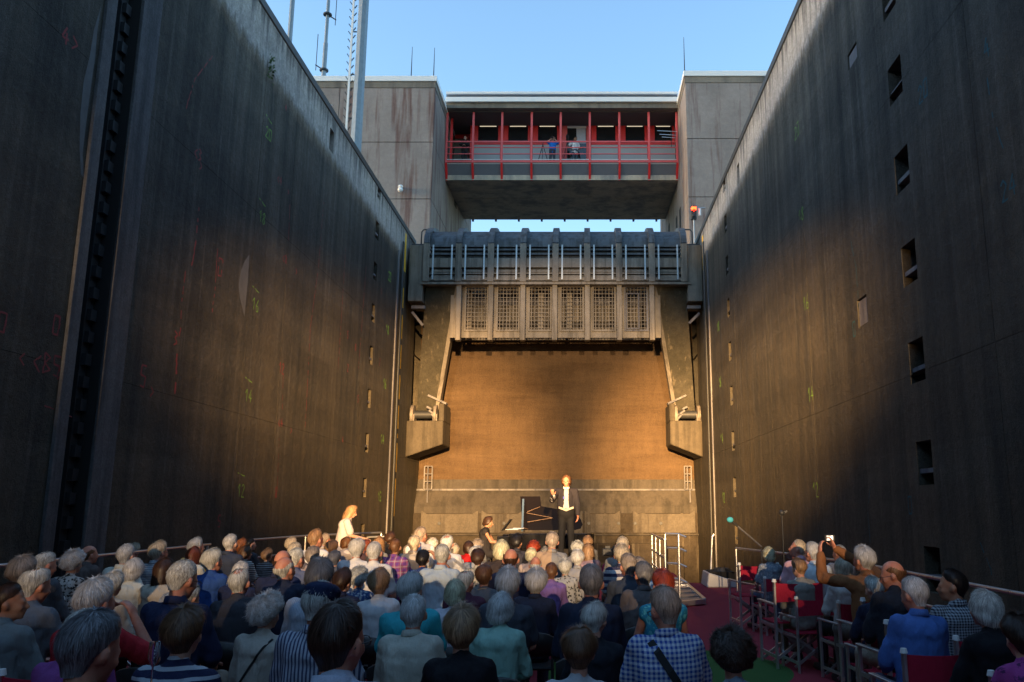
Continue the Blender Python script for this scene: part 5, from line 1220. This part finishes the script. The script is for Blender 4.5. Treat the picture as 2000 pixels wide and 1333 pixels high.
def black_proto():
    t=bpy.data.objects.new('stacking_chair',None); COL.objects.link(t)
    def part(n,m,mt,bev=0): return m.build(n,mt,t,local=True,bevel=bev)
    m=MB()
    for k in range(10):
        a0=-1+2*k/10; a1=-1+2*(k+1)/10
        q=[]
        for a in (a0,a1):
            y=-.27+.05*a*a; z1=.79-.05*abs(a)**3
            q.append([(a*.235,y,.56),(a*.235,y-.035,z1),(a*.235,y-.06,z1-.01),(a*.235,y-.025,.56)])
        m.add(q[0]+q[1],[(0,4,5,1),(1,5,6,2),(2,6,7,3),(3,7,4,0)],True)
    part('backrest',m,plain('black_plastic',(.018,.018,.020),.4)); m=MB(); m.box((-.23,-.22,.42),(.23,.22,.455)); part('seat',m,M_BLK,.015)
    for sx_ in (-.22,.22):
        m=MB(); m.tube([(sx_,-.25,0),(sx_,-.25,.5),(sx_,-.27,.6)],.012,6); part('leg',m,M_DARK); m=MB(); m.tube([(sx_,.22,0),(sx_,.2,.44)],.012,6); part('leg',m,M_DARK)
    return t
CH={'red':None,'black':None}
def chair(kind,x,y,rz,label,z0=0.,s=1.):
    if CH[kind] is None: CH[kind]=(director_proto if kind=='red' else black_proto)(); t=CH[kind]
    else: t=copy_tree(CH[kind])
    t.location=(x,y,z0); t.rotation_euler=(0,0,rz); t.scale=(s,s,s)
    tag(t,label,'chair','red director chairs' if kind=='red' else 'black chairs under the audience'); return t
from mathutils.bvhtree import BVHTree
# ---------------------------------------------------------------- the audience
# px, top py, head width px, style, hair, sex, head yaw (+ to the right), nod, shirt, sleeve, skin, chair, label, extras
W_=(.80,.76,.74); LB=(.42,.48,.60); NV=(.018,.024,.06); BK=(.012,.012,.016); BG=(.46,.40,.32); CR=(.66,.59,.48); GY_=(.12,.125,.14); PUR=(.20,.06,.22)
A=[
(20,1136,54,'short','dbrown','m',50,0,(.13,.16,.17),'long','t','red','dark-haired man in a grey hoodie at the left picture edge, face in profile',{}),
(68,1108,54,'thin','grey','m',20,8,(.13,.14,.16),'short','r','','grey-haired man in a dull grey shirt just in front of the hooded man',{}),
(44,1079,54,'full','greyb','f',0,0,(.10,.10,.11),'long','p','','ash-brown wide-haired woman at the left edge beneath the groove',{}),
(91,1077,36,'thin','grey','m',20,8,(.08,.08,.09),'long','r','','small grey balding head beside the ash-brown woman at the left edge',{}),
(145,1066,50,'curly','silver','f',0,0,('f',(.5,.48,.45),(.03,.03,.03),30,.75),'long','p','red','curly grey woman with a black and white scarf in a jacket-draped red chair',{}),
(174,1066,27,'bald','brown','m',40,0,(.09,.07,.065),'long','r','','red-skinned bald man in brown beside the curly grey woman',{}),
(240,1062,33,'short','silver','m',0,0,CR,'short','p','','silver short-haired man in cream, first head right of the groove',{}),
(259,1057,26,'curly','ablond','f',0,0,(.03,.06,.15),'long','p','','lit sandy curls peeping out behind the silver-haired man in cream',{}),
(312,1053,38,'crop','ablond','m',22,0,('h',(.2,.24,.3),(.5,.52,.55),.02,.5),'short','r','','sandy-haired man with glasses in a finely striped grey shirt',{'glasses':1}),
(380,1033,27,'curly','dblond','f',22,0,(.02,.02,.025),'long','p','','highest brown curly head by the left railing',{}),
(388,1046,32,'crop','white','m',22,0,(.36,.30,.12),'short','r','','lit white-haired man in a mustard top below the brown curls',{}),
(382,1064,38,'long','auburn','f',0,0,CR,'long','p','','woman with straight chestnut hair seen from behind, left of the blue jacket',{}),
(416,1068,46,'crop','grey','m',22,0,(.02,.06,.22),'long','r','','grey-haired man in a strong blue jacket, left block',{}),
(254,1088,47,'bob','silver','f',0,0,CR,'long','p','red','woman with a pale silver bob in a cream jacket, left block',{}),
(213,1110,50,'full','grey','f',0,0,BG,'long','p','','grey hairdo mostly hidden by the white-haired man holding a phone',{}),
(198,1122,72,'crop','white','m',22,0,(.36,.02,.03),'short','r','red','big white-haired man in a red vest with one hand at his temple',{'temple':1}),
(315,1087,48,'long','dbrown','f',0,0,(.42,.37,.30),'long','p','','woman with long dark brown hair in a beige top',{}),
(355,1094,48,'shaved','grey','m',22,8,NV,'long','r','','bald man with dark glasses arms in a navy jacket, left block',{'glasses':1}),
(468,1096,44,'short','silver','m',0,0,NV,'long','p','','smooth silver head half hidden by the balding man in charcoal',{}),
(476,1108,50,'thin','grey','m',0,0,(.045,.045,.055),'long','r','black','thin-haired man in a charcoal jacket, broad back',{'heavy':.02}),
(369,1135,50,'crop','grey','f',22,8,(.03,.035,.07),'long','p','','short grey hair tucked between the navy jackets at left',{}),
(342,1152,64,'bob','silver','f',22,8,BK,'long','p','black','woman with a shoulder-length grey bob in black behind the striped top',{}),
(365,1171,84,'crop','brown','f',0,0,('h',(.02,.025,.07),(.42,.46,.52),.044,.36),'short','p','black','short reddish-brown hair and a wide navy and white striped top',{}),
(176,1190,96,'short','dgrey','m',22,8,(.014,.017,.035),'long','r','black','close-cropped dark grey man in navy with a pale blue collar',{}),
(172,1187,66,'short','grey','m',0,14,PUR,'long','p','','broad purple sweater in front of the close-cropped man in navy',{'heavy':.03}),
(455,1042,28,'short','white','m',0,0,(.04,.05,.08),'long','p','','small white head at the left of a fluffy ginger one',{}),
(470,1048,34,'full','orange','f',22,0,(.05,.05,.07),'long','p','','fluffy ginger-brown head lit by the lamps near the railing',{}),
(491,1049,22,'short','black','f',40,0,(.05,.05,.06),'long','p','','narrow dark head with sunglasses right of the ginger one',{'glasses':1}),
(450,1074,28,'full','dbrown','f',0,0,(.3,.3,.34),'long','p','','dark brown head between the blue jacket and the brown bob',{}),
(480,1063,36,'bob','brown','f',22,0,('h',(.6,.58,.56),(.02,.02,.02),.03,.5),'short','p','','brown bob above a black and white striped blouse',{}),
(525,1069,32,'full','dblond','f',0,0,('h',(.3,.3,.32),(.05,.05,.05),.04,.5),'short','p','','dark blond head left of the two balding men',{}),
(543,1075,44,'bald','dbrown','m',0,0,NV,'long','r','','bald crown with a dark brown fringe in navy',{}),
(564,1088,44,'bald','grey','m',22,0,(.02,.026,.05),'short','r','','bald crown with a grey fringe and navy collar, lower of the pair',{}),
(571,1047,28,'crop','ablond','m',0,0,W_,'short','r','','sandy grey head directly behind the orange bald one',{}),
(577,1058,31,'shaved','ablond','m',0,0,(.12,.10,.10),'long','r','','orange-lit bald head in front of the singer side table',{}),
(578,1070,33,'shaved','grey','m',22,0,(.10,.12,.2),'short','r','','grey stubble head right above the bald pair',{}),
(613,1033,26,'short','dblond','m',18,0,W_,'short','r','','tall brown-haired man in a bright white shirt before the left railing',{}),
(631,1041,20,'short','greyb','m',40,0,(.3,.28,.3),'short','r','','sliver of a face right of the tall man in white',{}),
(617,1065,33,'short','greyb','m',0,0,(.42,.34,.34),'short','p','','grey-brown head below the tall man in the white shirt',{}),
(651,1051,32,'full','dblond','f',0,0,(.42,.40,.42),'long','p','','backlit brown curls just left of the white-haired man in white',{}),
(652,1072,36,'crop','bluegrey','m',0,0,(.10,.11,.14),'short','p','','blue-grey short hair left of the white-haired man in white',{}),
(694,1048,38,'crop','white','m',0,0,(.66,.64,.66),'short','r','','brightly lit white-haired man in a white shirt, left of centre',{}),
(672,1047,24,'bob','brown','f',22,0,(.4,.38,.4),'long','p','','small brown head under the elbow of the standing woman',{}),
(715,1050,22,'full','auburn','f',0,0,(.05,.03,.04),'long','p','','dark auburn head right of the brightly lit white-haired man',{}),
(733,1057,31,'shaved','white','m',0,0,W_,'short','r','','pinkish close-cropped white head above a white collar',{}),
(739,1047,28,'long','dblond','f',0,0,(.2,.2,.2),'long','p','','brown hair behind the pinkish close-cropped head',{}),
(763,1035,25,'full','dbrown','f',0,0,BK,'long','p','','dark curly head standing out against the bow rail',{}),
(738,1070,38,'crop','dgrey','m',22,0,(.10,.10,.12),'long','r','','slate-dark short hair in the centre left',{}),
(773,1052,27,'shaved','brown','m',0,0,('pl',(.35,.12,.22),(.16,.06,.30),.08),'short','t','','tan bald man in a purple and pink checked shirt',{}),
(618,1086,56,'crop','dgrey','m',0,0,('v',(.36,.42,.55),(.60,.64,.70),.012,.5),'long','r','black','thick steel-grey hair over a pale blue pinstriped shirt',{}),
(666,1106,40,'full','dbrown','m',22,0,NV,'long','p','','wavy dark brown hair with glasses right of the flat cap',{'glasses':1}),
(629,1132,60,'cap','grey','m',22,8,('v',(.42,.46,.55),(.06,.08,.16),.022,.45),'short','r','black','man in a navy flat cap and a blue and white striped shirt',{}),
(705,1100,44,'curly','grey','f',0,0,('f',(.04,.09,.25),(.5,.55,.6),28,.72),'short','p','','grey curls above a blue and white print blouse',{}),
(747,1103,55,'full','dblond','f',0,0,(.56,.56,.60),'short','p','black','woman with set light brown hair, white top and bead necklace',{'beads':1}),
(814,1110,56,'crop','white','m',18,8,(.04,.36,.42),'short','r','black','white-haired man in a bright turquoise top',{}),
(812,1160,62,'short','silver','m',0,0,(.42,.42,.36),'long','r','black','silver-haired man in a pale sage jacket, broad back',{'heavy':.02}),
(516,1148,80,'curly','white','f',22,0,(.36,.34,.30),'long','p','black','woman with big white curls and a beige jacket with a black strap',{'strap':1}),
(648,1172,94,'short','dbrown','m',40,0,(.42,.46,.58),'short','r','black','dark brown-haired man with glasses in a pale blue shirt, face half turned',{'glasses':1}),
(804,1045,26,'short','ablond','m',0,0,(.4,.35,.3),'short','r','','lit straw-coloured head between tan bald man and tall brown head',{}),
(824,1028,25,'short','greyb','m',18,0,W_,'short','r','','tall brown-grey head with a white collar rising at the bow',{}),
(843,1048,28,'curly','white','f',0,0,(.5,.45,.42),'short','p','','bright white fluffy head left of the pianist',{}),
(875,1044,27,'thin','white','m',0,0,(.5,.5,.52),'short','r','','thin white hair over pink scalp left of the pianist',{}),
(800,1060,26,'long','greyb','f',22,0,('f',(.55,.55,.5),(.05,.05,.06),30,.75),'short','p','','greyish brown long hair at the elbow of the shading woman',{}),
(861,1062,30,'shaved','grey','m',0,0,(.46,.54,.66),'short','r','','mauve-tinted bald head above a pale blue shirt',{}),
(888,1059,26,'full','ablond','f',0,0,(.50,.56,.66),'short','p','','dark blond hair held up by a black clip',{'clip':1}),
(824,1070,36,'crop','black','f',0,0,(.02,.04,.16),'short','t','','dark-haired woman in navy shading her eyes with a raised arm',{'shade':1}),
(828,1088,45,'curly','silver','f',0,0,(.12,.12,.13),'long','p','','fluffy silver hair under the raised arm',{}),
(886,1128,62,'bob','blond','f',0,0,(.52,.52,.62),'short','p','black','woman with a smooth blond bob in a lilac-white top, centre',{}),
(911,1055,24,'bob','dbrown','f',0,0,(.60,.015,.015),'long','p','','dark bob above a glowing red jacket',{}),
(932,1050,26,'curly','greyb','f',0,0,(.2,.2,.2),'long','p','','greyish curls at the pianist elbow',{}),
(925,1062,28,'full','silver','f',0,0,(.4,.4,.4),'long','p','','silver head peeping out behind the dark plum hair',{}),
(937,1068,38,'full','dbrown','f',0,0,('f',(.45,.42,.38),(.12,.14,.12),26,.72),'short','p','','dark plum-brown rounded hair over a patterned beige top',{}),
(973,1052,36,'bob','blond','f',0,0,(.04,.03,.03),'none','r','','brightly lit blond bob with a bare neck, below the piano keys',{}),
(1010,1041,25,'crop','black','m',18,0,(.03,.03,.04),'long','t','','black-haired head in front of the piano case',{}),
(1005,1072,33,'bald','dbrown','m',0,0,NV,'short','r','','pink bald crown with a dark fringe, centre of the crowd',{}),
(1042,1053,33,'curly','red','f',0,0,(.06,.05,.05),'long','p','','coppery red curls below the piano',{}),
(1039,1068,31,'bob','blond','f',0,0,(.3,.25,.25),'long','p','','pale blond bob left of the sleek blond ponytail head',{}),
(1073,1038,28,'short','greyb','m',0,0,('v',(.36,.26,.19),(.20,.21,.24),.5,.5),'long','r','','tall grey-brown man in a two-tone beige shirt before the singer',{}),
(1063,1066,26,'long','ablond','f',0,0,(.45,.42,.42),'short','p','','sleek ash-blond hair falling over a pale top',{}),
(1042,1088,32,'bald','grey','m',0,0,(.05,.06,.09),'long','r','','bald top with grey sides in front of the pale blond bob',{}),
(1128,1053,28,'curly','grey','f',0,0,(.12,.12,.14),'long','p','','grey curls right of the singer feet',{}),
(1147,1044,25,'full','dblond','f',0,0,(.1,.1,.1),'long','p','','shadowy brown head furthest right of the singer',{}),
(1152,1059,30,'long','dblond','f',0,0,(.3,.2,.22),'long','p','','long golden-brown hair right of the white head',{}),
(1123,1071,33,'crop','white','m',0,0,(.3,.3,.32),'short','r','','round bright white head below the singer feet',{}),
(1107,1093,42,'full','grey','f',0,0,('f',(.50,.50,.50),(.02,.02,.025),22,.70),'long','p','','grey hair over a black and white flowered blouse',{}),
(1073,1098,20,'short','brown','f',0,0,(.22,.13,.36),'long','p','','small brown head above a violet top',{}),
(950,1097,41,'crop','brown','f',0,0,(.12,.12,.13),'short','p','','short auburn-brown hair, grey top and bead necklace',{'beads':1}),
(905,1114,40,'thin','grey','m',22,8,(.08,.03,.05),'long','r','','thin-haired head behind the smooth blond bob',{}),
(985,1104,55,'crop','silver','m',0,0,(.06,.065,.085),'short','r','black','silver bushy-haired man in a dark slate polo',{'heavy':.015}),
(1039,1105,52,'full','silver','m',0,0,(.03,.035,.06),'long','r','black','second bushy grey head with a denim collar, right of the slate polo',{}),
(969,1153,64,'bob','silver','f',22,0,(.26,.46,.40),'long','p','black','woman with a silver bob in a mint green jacket',{}),
(911,1172,88,'full','dblond','f',0,0,BK,'long','p','black','woman with streaked golden-brown hair in black, bottom centre',{}),
(1151,1100,52,'short','dgrey','m',0,0,(.02,.026,.05),'long','r','black','dark-haired man with a thinning crown in a navy hoodie',{'heavy':.02}),
(1166,1168,66,'crop','grey','f',40,14,(.015,.017,.024),'long','p','black','grey cropped woman in black bending her head, with an earring',{}),
(1127,1212,92,'full','brown','f',0,8,(.40,.42,.46),'short','p','black','tousled auburn-brown hair at the bottom edge, pale top',{}),
(1214,1047,25,'shaved','ablond','m',0,0,(.2,.2,.2),'short','r','','glowing bald head at the far right of the crowd',{}),
(1220,1058,35,'crop','ablond','m',0,0,('h',(.55,.56,.60),(.06,.06,.12),.08,.5),'short','r','','lit straw-haired man in a navy and white striped shirt',{}),
(1199,1066,20,'short','dbrown','m',-40,0,(.18,.02,.08),'long','t','','narrow dark head with a magenta sleeve beside the small camera',{}),
(1231,1080,35,'short','greyb','m',-40,0,(.04,.05,.07),'long','r','','man facing left in a dark slate jacket, right end of a row',{}),
(1242,1087,30,'short','greyb','m',-40,8,('pl',(.12,.28,.55),(.02,.05,.18),.07),'short','r','','man in a blue tartan shirt bowing his head to the left',{}),
(1256,1096,37,'short','dgrey','m',-40,0,(.11,.095,.095),'short','r','black','dark grey cropped man in a taupe polo, right end',{'heavy':.02}),
(1287,1106,50,'crop','red','f',-22,0,('f',(.02,.22,.38),(.10,.48,.60),20,.72),'none','r','black','woman with short flame-red hair in a turquoise patterned top',{}),
(1307,1143,62,'short','greyb','m',-40,8,('g',(.62,.66,.74),(.03,.09,.38),.026),'short','r','black','man with glasses in a blue and white gingham shirt and camera strap',{'glasses':1,'strap':1,'heavy':.02}),
(1417,1212,90,'curly','dbrown','f',0,0,('f',(.30,.40,.52),(.05,.07,.12),45,.60),'short','p','black','dark curly hair and a light blue flowered shirt near the green circle',{'rad':1}),
(1501,1066,33,'bob','orange','f',0,0,('f',(.2,.24,.3),(.4,.42,.46),30,.7),'short','p','red','golden bob above a lace-patterned grey top, foremost red chair',{'col':'blond'}),
(1563,1053,26,'shaved','ablond','m',-60,-12,(.5,.3,.35),'short','r','','man with his face thrown back, before the photographer',{}),
(1587,1058,30,'short','silver','m',-22,0,(.52,.56,.64),'short','r','','silver-haired man in a pale shirt with glasses arms left of the raised camera',{'glasses':1}),
(1550,1074,27,'curly','auburn','f',-22,0,(.5,.34,.40),'short','p','','auburn curls over a pink top behind the streaked brown head',{}),
(1566,1085,38,'crop','dblond','f',-22,8,(.22,.21,.19),'long','p','red','streaky brown cropped woman in a khaki jacket, chin on her hand',{}),
(1646,1086,46,'bob','ablond','f',0,0,(.50,.48,.46),'long','p','red','woman with a smooth ash bob, white cardigan and red collar',{}),
(1636,1064,24,'shaved','grey','m',-22,0,(.2,.2,.22),'long','r','','bald head just seen under the raised camera',{}),
(1694,1060,41,'crop','silver','m',-22,0,(.20,.085,.035),'long','r','red','wild silver-haired man in a brown leather jacket raising a camera',{'photo':1}),
(1742,1096,40,'bald','brown','m',-60,8,(.02,.022,.03),'long','r','red','balding man with glasses in profile, dark jacket and white collar',{'glasses':1}),
(1702,1121,45,'crop','grey','f',-22,8,(.018,.022,.045),'long','p','red','woman with wavy grey hair in a dark navy top among the red chairs',{}),
(1776,1125,54,'short','silver','m',-22,14,(.06,.13,.36),'long','r','red','man with short silver hair in a cornflower blue shirt, head bowed',{}),
(1867,1110,48,'short','black','m',-60,0,('g',(.35,.38,.42),(.015,.02,.04),.02),'short','t','red','black-haired man in profile in a small dark check shirt',{}),
(1932,1147,72,'bob','grey','f',-22,0,(.010,.010,.013),'long','p','red','woman with a large grey bob and an earring in black, lower right',{}),
(1984,1190,60,'full','dbrown','f',0,8,('f',(.36,.06,.26),(.10,.03,.12),24,.7),'long','p','','violet and pink flowered blouse at the right picture edge',{}),
]
STG=Vector((-.8,19.0))
def eye_dist(px,top,Y): return P(px,top,Y)
PL=[]
for r in A:
    px,top,w=r[0],r[1],r[2]; st='short' if r[3]=='cap' else r[3]
    d=WID[st]*FPX/w; Y=d*.99
    lo,hi=1.13,1.40
    # keep the head top at a seated height
    for _ in range(60):
        z=P(px,top,Y).z
        if z<lo: Y*=.985
        elif z>hi and P(px,top,Y*1.015).z<z: Y*=1.015
        else: break
    Y+=r[13].get('dy',0)
    PL.append([px,top,Y])
for it in range(160):
    mv=False
    for i in range(len(PL)):
        for k in range(i+1,len(PL)):
            a,b=PL[i],PL[k]; xa,xb=P(a[0],a[1],a[2]).x,P(b[0],b[1],b[2]).x
            dx,dy=abs(xa-xb),a[2]-b[2]
            if dx<.50 and abs(dy)<.66*(1-.35*(dx/.5)**2) :
                need=.66*(1-.35*(dx/.5)**2)-abs(dy); s=.5*need*.5*(1 if dy>0 or (dy==0 and a[1]<b[1]) else -1)
                mv=True
                if s>0: a[2]+=2*s
                else: b[2]-=2*s
    if not mv: break
SIT=dict(SEAT)
for r,(px,top,Y) in zip(A,PL):
    (_,_,w,style,hair,sex,yaw,nod,shirt,slv,skin,ch,label,ex)=r
    p=P(px,top,Y); z=min(1.46,max(1.06,p.z)); body=STG-Vector((p.x,p.y)); rz=-math.atan2(body.x,body.y)*.55
    nat=1.2+ZT.get(style,.15)
    s=z/nat; jj=None; jkey='seat'; kw={}
    if 'shade' in ex: jj=J(SEAT,elR=(.36,.02,1.10),haR=(.10,.10,1.31),hdR=(-.9,.35,.05),pnR=(0,0,-1),curlR=.2); jkey='shade'
    if 'temple' in ex: jj=J(SEAT,elR=(.30,.16,.86),haR=(.16,.16,1.10),hdR=(-.4,0,.8),pnR=(-1,0,0),curlR=.9); jkey='temple'
    if 'photo' in ex: jj=J(SEAT,elL=(-.34,.22,1.04),haL=(-.30,.32,1.26),hdL=(.15,.25,1),pnL=(1,0,0),elR=(.18,.26,1.10),haR=(-.12,.36,1.30),hdR=(-.3,.2,1),pnR=(-1,0,0),curl=1.0); jkey='photo'
    col=hair
    if 'col' in ex: col=ex['col']
    hy=R(yaw)-rz*0
    # chin-down pose sinks the head slightly
    o=make_person(p.x,p.y,rz,s,label,None if style=='cap' else style,col,sex,R(yaw),R(nod),shirt,slv,skin,jj=jj,jkey=jkey,glasses='glasses' in ex,group='audience seated on the deck',seed=(px*3+top)%61,heavy=ex.get('heavy',0.),wide=1.0)
    yb=bucket(yaw,(-60,-22,0,22,60)); nb=bucket(nod,(-12,0,14))
    if jkey!='seat': yb,nb=round(yaw),round(nod)
    HM=HMat(R(yb),R(nb))
    if style=='cap':
        child('hair',hair_mesh('short',0),H('grey'),o,Vector(SEAT['head']),HM)
        m=MB(); m.ell((0,-.005,.085),(.098,.118,.050),nu=20,nv=12); m.ell((0,-.02,.055),(.092,.108,.055),nu=20,nv=12); m.ell((0,.10,.050),(.075,.07,.012),nu=16,nv=8)
        me=voxel(m,'flat_cap',.008,3,.004,3); child('flat_cap',me,cloth((.016,.022,.06)),o,Vector(SEAT['head']),HM)
    if 'beads' in ex:
        m=MB()
        for k in range(22):
            a=PI+PI*k/21-.0; m.ell((.062*math.cos(a),-.02+.056*math.sin(a),1.075-.01*math.cos(a*2)),(.0075,)*3,nu=8,nv=6)
        m.build('bead_necklace',M_WHITE if px<900 else plain('amber_beads',(.4,.3,.2),.3),o,local=True)
    if 'clip' in ex: m=MB(); m.bar((.0,-.115,1.19),(.0,-.125,1.26),.02); m.build('hair_clip',M_DARK,o,local=True)
    if 'strap' in ex:
        sg=1 if px>1000 else -1; m=MB(); pts=[]
        a=Vector((-.10*sg,-.085,1.045)); b=Vector((.17*sg,-.16,.62)); n_=9
        for k in range(n_+1):
            t=k/n_; q=a.lerp(b,t)
            if k==0:
                shm=[c for c in o.children if c.name.startswith('shirt')][0].data; bt_=BVHTree.FromPolygons([v.co for v in shm.vertices],[tuple(p_.vertices) for p_ in shm.polygons])
            hit=bt_.ray_cast(Vector((q.x,-1,q.z)),Vector((0,1,0)))[0]
            q.y=(hit.y if hit else -.12)-.007; pts.append(q)
        for k in range(n_): m.bar(pts[k],pts[k+1],.042 if px>1000 else .016,.006,(0,1,0))
        m.build('shoulder_strap',M_BLK,o,local=True)
    if 'photo' in ex:
        W=o.location+Matrix.Rotation(rz,3,'Z')@(Vector((-.21,.37,1.40))*s)
        t=thing('compact_camera','small silver compact camera with lit screen in raised hands','camera',tuple(W),rz=rz)
        m=MB(); m.box((-.055,-.012,-.032),(.055,.012,.032)); m.build('body',M_DARK,t,local=True,bevel=.005)
        ms=N('lit_camera_screen'); pq=ms.pos('obj'); ms.link(ms.ramp(ms.noise(pq,40,2,.5),[(.35,(.1,.05,.03)),(.6,(.9,.75,.55))]),ms.b.inputs['Emission Color']); ms.b.inputs['Emission Strength'].default_value=.8; ms.fin((.02,.02,.02),.2)
        m=MB(); m.box((-.035,-.0135,-.022),(.030,-.0122,.024)); m.build('screen',ms.m,t,local=True); m=MB(); m.tube([(.01,.012,0),(.01,.035,0)],.022,12); m.build('lens',M_ALU,t,local=True)
    if ch:
        words=label.split(',')[0].split(); 
        cl=('red canvas director chair under the ' if ch=='red' else 'black chair under the ')+' '.join(words[:9])
        chair(ch,p.x+math.sin(rz)*.09,p.y-.09,rz,cl,s=min(1.06,s))
for (px,py,lb) in ((1455,1099,'far end red director chair of the aisle row, nobody seen in it'),(1526,1131,'red director chair at the aisle between the golden bob and streaky brown heads')):
    Y=6.
    for _ in range(200):
        if P(px,py,Y).z<.90: Y-=.05
    Y=next((y/50 for y in range(200,900) if P(px,py,y/50).z<.90),10.)
    q=P(px,py,Y); chair('red',q.x+.15,q.y+.26,.12,lb)
# small things among the audience
m=MB(); a=P(1187,1078,11.0); t=thing('photo_camera','black camera held up beside the narrow dark head at the right end','camera',tuple(a)); m.box(a+Vector((-.07,-.03,-.05)),a+Vector((.07,.03,.04))); m.build('body',M_DARK,t,bevel=.01); m=MB(); m.box(a+Vector((-.03,-.02,.041)),a+Vector((.03,.02,.07))); m.build('viewfinder',M_DARK,t)
ngl=N('clear_glass'); ngl.b.inputs['Transmission Weight'].default_value=1; ngl.b.inputs['IOR'].default_value=1.45; M_CLR=ngl.fin((1,1,1),.02)
a=P(300,1285,2.9); t=thing('wine_glass','wine glass standing upright by the striped top shoulder','glass',tuple(a)); m=MB(); m.tube([a+Vector((0,0,-.12)),a+Vector((0,0,-.118)),a+Vector((0,0,-.03)),a+Vector((0,0,.0)),a+Vector((0,0,.05))],[.022,.003,.003,.019,.017],14,cap=False); m.build('glass_bowl',M_CLR,t)
